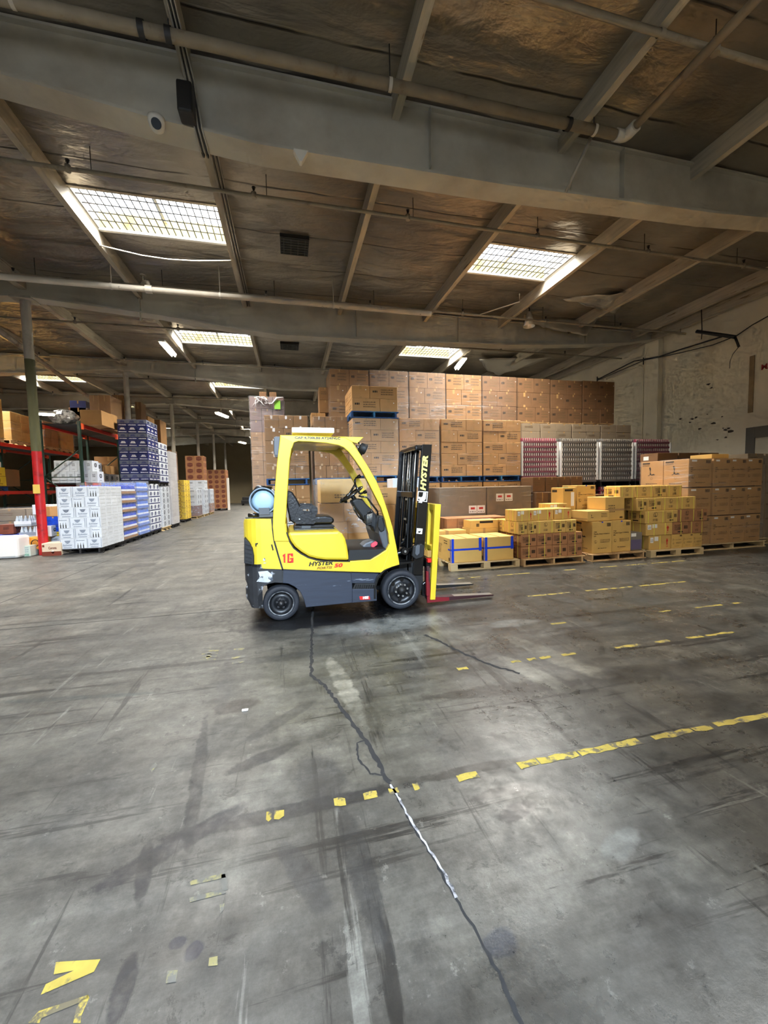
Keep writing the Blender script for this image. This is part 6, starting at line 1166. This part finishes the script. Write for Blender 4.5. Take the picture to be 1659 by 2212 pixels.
# ================================================================ pallet racks
m_up = mat('upright green', (16, 46, 34), .5, var=.1); m_bm = mat('load beam red', (206, 40, 26), .45, var=.08); m_deck = mat('rack deck dark', (22, 22, 24), .7); m_clip = mat('orange clip', (240, 96, 50), .5)
def rack(name_label, X0, X1, ys, zl, top):
    g = empty('pallet_rack', (X0, ys[0], 0)); D = X1-X0
    for i, y in enumerate(ys):
        for x in (0, D-.075):
            b = MB(); b.box(x, x+.075, y-ys[0], y-ys[0]+.075, 0, top, m_up, .006)
            for k in range(int(top/.15)): b.box(x+.03, x+.045, y-ys[0]-.001, y-ys[0]+.0, .1+k*.15, .13+k*.15, m_deck) if i == 0 else None
            b.box(x-.03, x+.105, y-ys[0]-.02, y-ys[0]+.095, 0, .012, m_up); b.build('upright_post', g)
        z = .3; f = 1
        while z < top-.9:
            b = MB(); a = (.04, y-ys[0]+.037, z); c = (D-.04, y-ys[0]+.037, z+.85); 
            if f < 0: a, c = (D-.04, a[1], z), (.04, a[1], z+.85)
            b.tube([a, c], .018, m_up, 6); b.tube([(.04, a[1], z), (D-.04, a[1], z)], .015, m_up, 6); b.build('brace', g); z += .85; f = -f
    for zz in zl:
        for j in range(len(ys)-1):
            y0, y1 = ys[j]-ys[0]+.075, ys[j+1]-ys[0]
            for x in (D-.055, 0):
                b = MB(); b.box(x, x+.055, y0, y1, zz-.11, zz, m_bm, .006)
                for yy in (y0, y1-.16): b.box(x-.004, x+.061, yy, yy+.16, zz-.16, zz+.02, m_clip, .004)
                b.build('load_beam', g)
            b = MB(); b.box(.05, D-.05, y0, y1, zz-.03, zz-.008, m_deck); b.build('deck', g)
    T(g, name_label, 'rack'); return g
rack('green and red pallet rack beside the aisle row', -7.2, -6.12, [13.9, 16.7, 19.5, 22.3], [1.82, 3.62], 3.7)
rack('green and red pallet rack standing farther left', -9.75, -8.6, [7.9, 10.8, 13.65, 16.5, 19.3], [1.62, 3.12], 3.3)
def rb(px0, px1, py0, py1, Y, d, m, st, label, name='shipping_carton', k=0, zb=None, X=None):
    """carton measured by its front face at depth Y"""
    a, c = on(px0, py0, 'y', Y), on(px1, py1, 'y', Y); zz = c.z if zb is None else zb
    return carton(st, max(.05, c.x-a.x), d, max(.04, a.z-zz), m, k, (a.x, Y, zz), name, label)
# goods on the near rack (A): top level
ZT, ZM = 3.625, 1.825
for i, (px0, px1, py, Y, d, m, st, lab) in enumerate((
    (172, 219, 885, 14.2, .9, K1, st_plain, 'low wide kraft carton on the top rack level'), (192, 212, 853, 15.3, .9, K2, st_plain, 'tall kraft carton at the front of the top rack level'),
    (212, 238, 853, 15.35, .9, K2, st_plain, 'tall kraft carton beside the front one on top level'), (219, 240, 893, 14.9, .5, K1, st_plain, 'lower kraft carton at the beam edge of the top level'),
    (241, 266, 853, 17.55, .8, K2, st_plain, 'tall wrapped kraft carton midway along the top level'), (291, 304, 868, 18.2, .6, K4, st_plain, 'brown carton on top level just right of the second column'),
    (300, 320, 898, 18.9, .8, K1, st_plain, 'kraft carton on the top level behind the navy cases'), (322, 346, 906, 20.0, .9, K2, st_plain, 'wrapped kraft carton near the far end of the top level'))):
    rb(px0, px1, py, py+10, Y, d, m, st, lab, zb=ZT)
rb(150, 186, 865, 880, 15.6, .4, NAV, st_plain, 'dark blue carton high at the back of the top rack level', zb=4.05); rb(148, 190, 880, 890, 15.6, .5, K4, st_plain, 'brown carton under the dark blue one on the top rack level', zb=ZT)
wrap(on(219, 860, 'y', 15.33).x-.45, on(238, 860, 'y', 15.33).x, 15.28, 16.3, ZT, on(219, 853, 'y', 15.33).z+.02, film1, 'film round the tall kraft cartons on top of the rack', .02)
def bag(c, r, m, label, name='plastic_bag', sz=(1, 1, 1), seed=0):
    mb = MB(); n1, n2 = 18, 12; vs = []
    for j in range(n2+1):
        t = pi*j/n2
        for i in range(n1):
            a = 2*pi*i/n1; f = 1+.28*noise.noise(Vector((cos(a)*2.2+seed, sin(a)*2.2, j*.4)))+.12*sin(a*5+seed+j*.3); vs.append((r*sz[0]*f*sin(t)**.55*cos(a), r*sz[1]*f*sin(t)**.55*sin(a), r*sz[2]*(1-cos(t))))
    fs = [(j*n1+i, j*n1+(i+1) % n1, (j+1)*n1+(i+1) % n1, (j+1)*n1+i) for j in range(n2) for i in range(n1)]; mb.add(vs, fs, m, False); T(mb.build(name, None, c), label, 'bag')
m_bagw = mat('bag pale', (206, 204, 204), .2, rgb2=(120, 118, 120), thr=.5, nscale=8, bump=.8, bscale=12); m_bagb = mat('bag turquoise', (38, 150, 176), .2, rgb2=(120, 210, 224), thr=.55, nscale=6, bump=.6, bscale=10)
c = on(135, 909, 'y', 14.15); bag((c.x, 14.3, ZT), .33, m_bagw, 'crumpled clear plastic bag on the near end of the top rack level', sz=(1, .9, .68)); c = on(288, 900, 'y', 18.0); bag((c.x, 18.1, ZT), .3, m_bagb, 'turquoise plastic bundle on the top level behind the second column', sz=(1, 1, .95), seed=4)
# middle level: white cartons
for r in range(2):
    for i in range(5 if r else 6):
        carton(st_wine, .2 if 1 else .2, .42, .33 if r else .35, WH, r, (-7.02+.205*i+(.08 if r else 0), 14.05, ZM+.352*r), 'white_carton', 'white printed carton, %s, %s level of the rack end stack' % (['leftmost', 'second', 'third', 'fourth', 'fifth', 'sixth'][i], ['lower', 'upper'][r]), 'box', 'white cartons on the rack')
for j in range(5): carton(st_wine, .42, .36, .33, mat('cream carton', (206, 196, 180), .65, objvar=.06) if j > 1 else WH, 1, (-6.58, 14.5+.42*j+(.1 if j > 1 else 0), ZM), 'white_carton', 'white carton with round black logo, %s along the rack edge' % ['first', 'second', 'third', 'fourth', 'fifth'][j], 'box', 'white cartons on the rack')
for j in range(2): carton(st_wine, .42, .36, .34, WH, 1, (-6.58, 14.5+.42*j, ZM+.34), 'white_carton', 'white carton with round logo on the upper layer, %s one' % ['nearer', 'farther'][j], 'box', 'white cartons on the rack')
for j in range(3): carton(st_plain, .5, .45, .66, K1, 0, (-6.9, 15.6+.5*j, ZM), 'shipping_carton', 'kraft carton behind the white cartons on the rack, %s' % ['first', 'second', 'third'][j])
# rack B loads: pale wrapped cartons on the upper level
for j, (y, n, m) in enumerate(((13.9, 4, K3), (15.2, 3, K3), (16.9, 3, K1), (18.0, 3, K3))):
    pallet(-9.7, y, 1.1, 1.0, 3.125, PL, 'pallet on the upper level of the farther rack, %s from the front' % ['first', 'second', 'third', 'fourth'][j]) if y+1 < 19.3 or 1 else None
    left_load(-9.68, -8.62, y+.02, y+.98, 3.265, .3, n, [[1, 1]], 2, st_plain, m, 'shipping_carton', 'tan carton', '%s load on farther rack, upper level' % ['first', 'second', 'third', 'fourth'][j], 'tan cartons on the farther rack')
    if j != 0: wrap(-9.7, -8.6, y, y+1.0, 3.27, 3.27+.3*n, film1, 'film round the %s load on the upper level, farther rack' % ['', 'second', 'third', 'fourth'][j], .015)
for j, y in enumerate((12.5, 13.8)):
    pallet(-9.7, y, 1.1, 1.1, 1.625, PB, 'blue pallet on the lower level of the farther rack, %s' % ['nearer', 'farther'][j])
for lab, x, y, z, w, d, h, m, st in (('tan carton on the lower level beside the blue pallet edge', -9.35, 12.75, 1.765, .5, .4, .42, K3, st_plain), ('brown carton on the lower level behind the tan ones', -9.2, 13.2, 1.765, .5, .5, .6, K4, st_plain), ('kraft carton with open flaps on the lower rack level', -8.95, 13.1, 1.765, .3, .4, .42, K3, st_plain),
    ('yellow case on the lower rack level, lower of two', -8.95, 13.95, 1.765, .36, .8, .3, YEL, st_yel), ('yellow case on the lower rack level, upper of two', -9.3, 13.95, 2.068, .7, .8, .28, YEL, st_yel), ('white carton on the yellow cases on the lower rack level', -9.0, 14.2, 2.35, .4, .4, .16, labelw, st_plain), ('brown carton at the back of the lower rack level', -9.6, 14.9, 1.765, .9, .7, .55, K2, st_plain), ('kraft carton high at the back of the lower rack level', -9.65, 13.3, 2.37, .5, .6, .3, K1, st_plain)):
    carton(st, w, d, h, m, 0, (x, y, z), 'shipping_carton' if m is not YEL else 'yellow_case', lab)
# floor goods in the bays by the red column
def fg(lab, px, py, Y, w, d, h, m, st=st_plain, name='shipping_carton', k=0, z=None):
    c = on(px, py, 'y', Y); return carton(st, w, d, h, m, k, (c.x, Y, max(0.0, c.z) if z is None else z), name, lab)
pallet(-8.3, 11.6, 1.15, 1.1, 0, PD, 'black pallet on the floor left of the red column foot')
b = Box(.3, .3, .19, mat('pale mint carton', (196, 208, 196), .6)); b.tx('f', 'HORNITOS', .2, .06, .18, GRN, .03, .7); b.lines('f', .3, .9, (.8, .6, .42), .06, WHG); b.ring('f', .14, .6, .09, GRN, .4, 12, 1.4); c = on(30, 1199, 'y', 11.25); w_ = on(66, 1199, 'y', 11.25).x-c.x; b2 = Box(w_, .3, .26, mat('pale mint carton', (196, 208, 196), .6)); b2.tx('f', 'HORNITOS', .2, .06, .18, GRN, .03, .7); b2.lines('f', .3, .9, (.8, .6, .42), .06, WHG); b2.ring('f', .14, .6, .09, GRN, .4, 12, 1.4); T(b2.build('liquor_carton', None, (c.x, 11.25, .0)), 'pale mint carton with green lettering on the floor', 'box')
c = on(91, 1196, 'y', 11.15); w_ = on(133, 1196, 'y', 11.15).x-c.x; b = Box(w_, .35, .31, mat('buff carton', (206, 186, 160), .7)); b.q('f', 0, 1, 0, .34, mat('brown print', (110, 44, 24), .7)); b.tx('f', 'Corona', .34, .52, .2, mat('brown print', (110, 44, 24), .7), .03, .42); b.q('f', .03, .14, .7, .88, mat('brown print', (110, 44, 24), .7)); b.ring('f', .56, .3, .07, labelw, .6, 12, 1.7); T(b.build('beverage_case', None, (c.x, 11.15, 0)), 'buff and brown beverage case on the floor right of the red column', 'box')
c = on(58, 1178, 'y', 11.5); b = Box(.36, .3, .3, mat('orange carton', (226, 148, 44), .6)); b.ring('f', .5, .5, .26, ink, .25, 16, 1.2); b.lines('f', .34, .66, (.6, .48, .36), .05, ink); T(b.build('liquor_carton', None, (c.x, 11.5, .14)), 'orange carton with a round emblem left of the red column', 'box')
T(MB().box(-.35, .35, 0, .5, 0, .52, mat('white sack', (224, 222, 218), .6), .06).build('white_sack', None, (on(0, 1190, 'y', 11.0).x, 11.0, 0)), 'white rounded parcel on the floor at the left picture edge', 'parcel')
b = Box(.75, .5, .36, mat('royal blue carton', (18, 52, 176), .5)); b.lines('f', .1, .9, (.72,), .1, labelw, 4); b.lines('f', .6, .85, (.45,), .1, labelw, 2); T(b.build('beverage_case', None, (on(0, 1170, 'y', 11.75).x-.25, 11.75, .14)), 'royal blue case on the black floor pallet at left', 'box')
px_ = on(27, 1170, 'y', 11.7); 
for i, (lab, dx, m_, zz) in enumerate((('clear bottle pack with red labels on the black floor pallet', 0, REDC, .14), ('clear bottle pack with pale labels above the red-labelled one', .12, WHG, .42), ('clear bottle pack with white caps, topmost in the pile', .0, WH, .7))):
    key = st_bottles(.36, .26, .27, mat('clear bottle', (170, 180, 190), .2), 0); key.box(-.003, .363, -.003, .0, .05, .13, m_); T(key.build('bottle_pack', None, (px_.x+dx, 11.7+.06*i, zz)), lab, 'bottle pack')
for lab, dx, dy, w, d, h, m, z in (('white carton with dark print beside the clear bottle packs', .5, .0, .34, .3, .27, WH, .42), ('small dark red carton above the royal blue case', -.3, .05, .3, .3, .24, REDC, .52), ('blue and white carton beside the red column foot', .62, .2, .42, .3, .26, BLU, .52), ('white carton under the wrapped brown cartons', .3, .3, .45, .3, .25, WH, .98),
    ('maroon carton right behind the red column', .75, .45, .36, .3, .28, REDC, .8), ('brown carton low on the floor pallet behind the bottle packs', .5, .32, .34, .3, .27, K4, .14)): carton(st_wine, w, d, h, m, 0, (px_.x+dx, 11.72+dy, z), 'shipping_carton', lab)
b = []
for i in range(2):
    for r in range(3): carton(st_plain, .72, .6, .32, KG, 1, (px_.x-.9+.74*i-.0, 12.6, .14+.33*r+.0), 'shipping_carton', 'grey-brown wrapped carton left of the red column, %s, %s course' % (['left', 'right'][i], row_word(r, 3)))
pallet(px_.x-.92, 12.58, 1.5, .7, 0, PW, 'pallet under the grey-brown wrapped cartons left of the red column'); wrap(px_.x-.93, px_.x+.6, 12.56, 13.25, .3, 1.16, film2, 'torn shiny film over the grey-brown cartons left of the column', .03)
for i, (lab, x, z, m, st) in enumerate((('yellow case in the pile behind the red column, lower', .7, .64, YEL, st_yel), ('yellow case in the pile behind the red column, upper', .66, .93, YEL, st_yel), ('blue case in the pile behind the red column', .72, .39, BLU, st_plain), ('white case low in the pile behind the red column', .7, .14, WH, st_wine))):
    carton(st, .4, .4, .25 if i else .28, m, 0, (px_.x+x, 12.62, z), 'shipping_carton', lab)
for i, (lab, dx, z, m, st) in enumerate((('open kraft carton right of the red column', 0, .92, K1, st_plain), ('blue case under the open kraft carton', .02, .66, BLU, st_plain), ('yellow case under the blue case, right of the column', .03, .4, YEL, st_yel), ('white sack-like carton right of the column, upper', .02, .2, WH, st_wine), ('brown carton right of the column beside the yellow case', .4, .4, K4, st_plain), ('green case behind the rack post', .38, 1.12, GRN, st_plain), ('green case behind the rack post, lower', .38, .86, GRN, st_plain))):
    c = on(97, 1150, 'y', 11.95); carton(st, .36, .34, .255 if z != .2 else .2, m, 0, (c.x+dx, 11.95+(.0), z), 'shipping_carton', lab)
c = on(97, 1150, 'y', 11.95); carton(st_plain, .8, .36, .2, WH, 1, (c.x, 11.94, 0), 'shipping_carton', 'long white carton lowest in the pile right of the column')
# loads under the near rack and beyond so the bays read as full
for i, y in enumerate((17.1, 18.4, 20.0, 21.2)): pallet(-7.16, y, 1.0, 1.0, 1.83, PL, 'pallet on the middle level of the near rack, %s bay' % ['second', 'third', 'fourth', 'fifth'][i]); carton(st_plain, .95, .95, .9, K2, 1, (-7.14, y+.02, 1.97), 'shipping_carton', 'kraft block load on the middle rack level, %s bay' % ['second', 'third', 'fourth', 'fifth'][i])
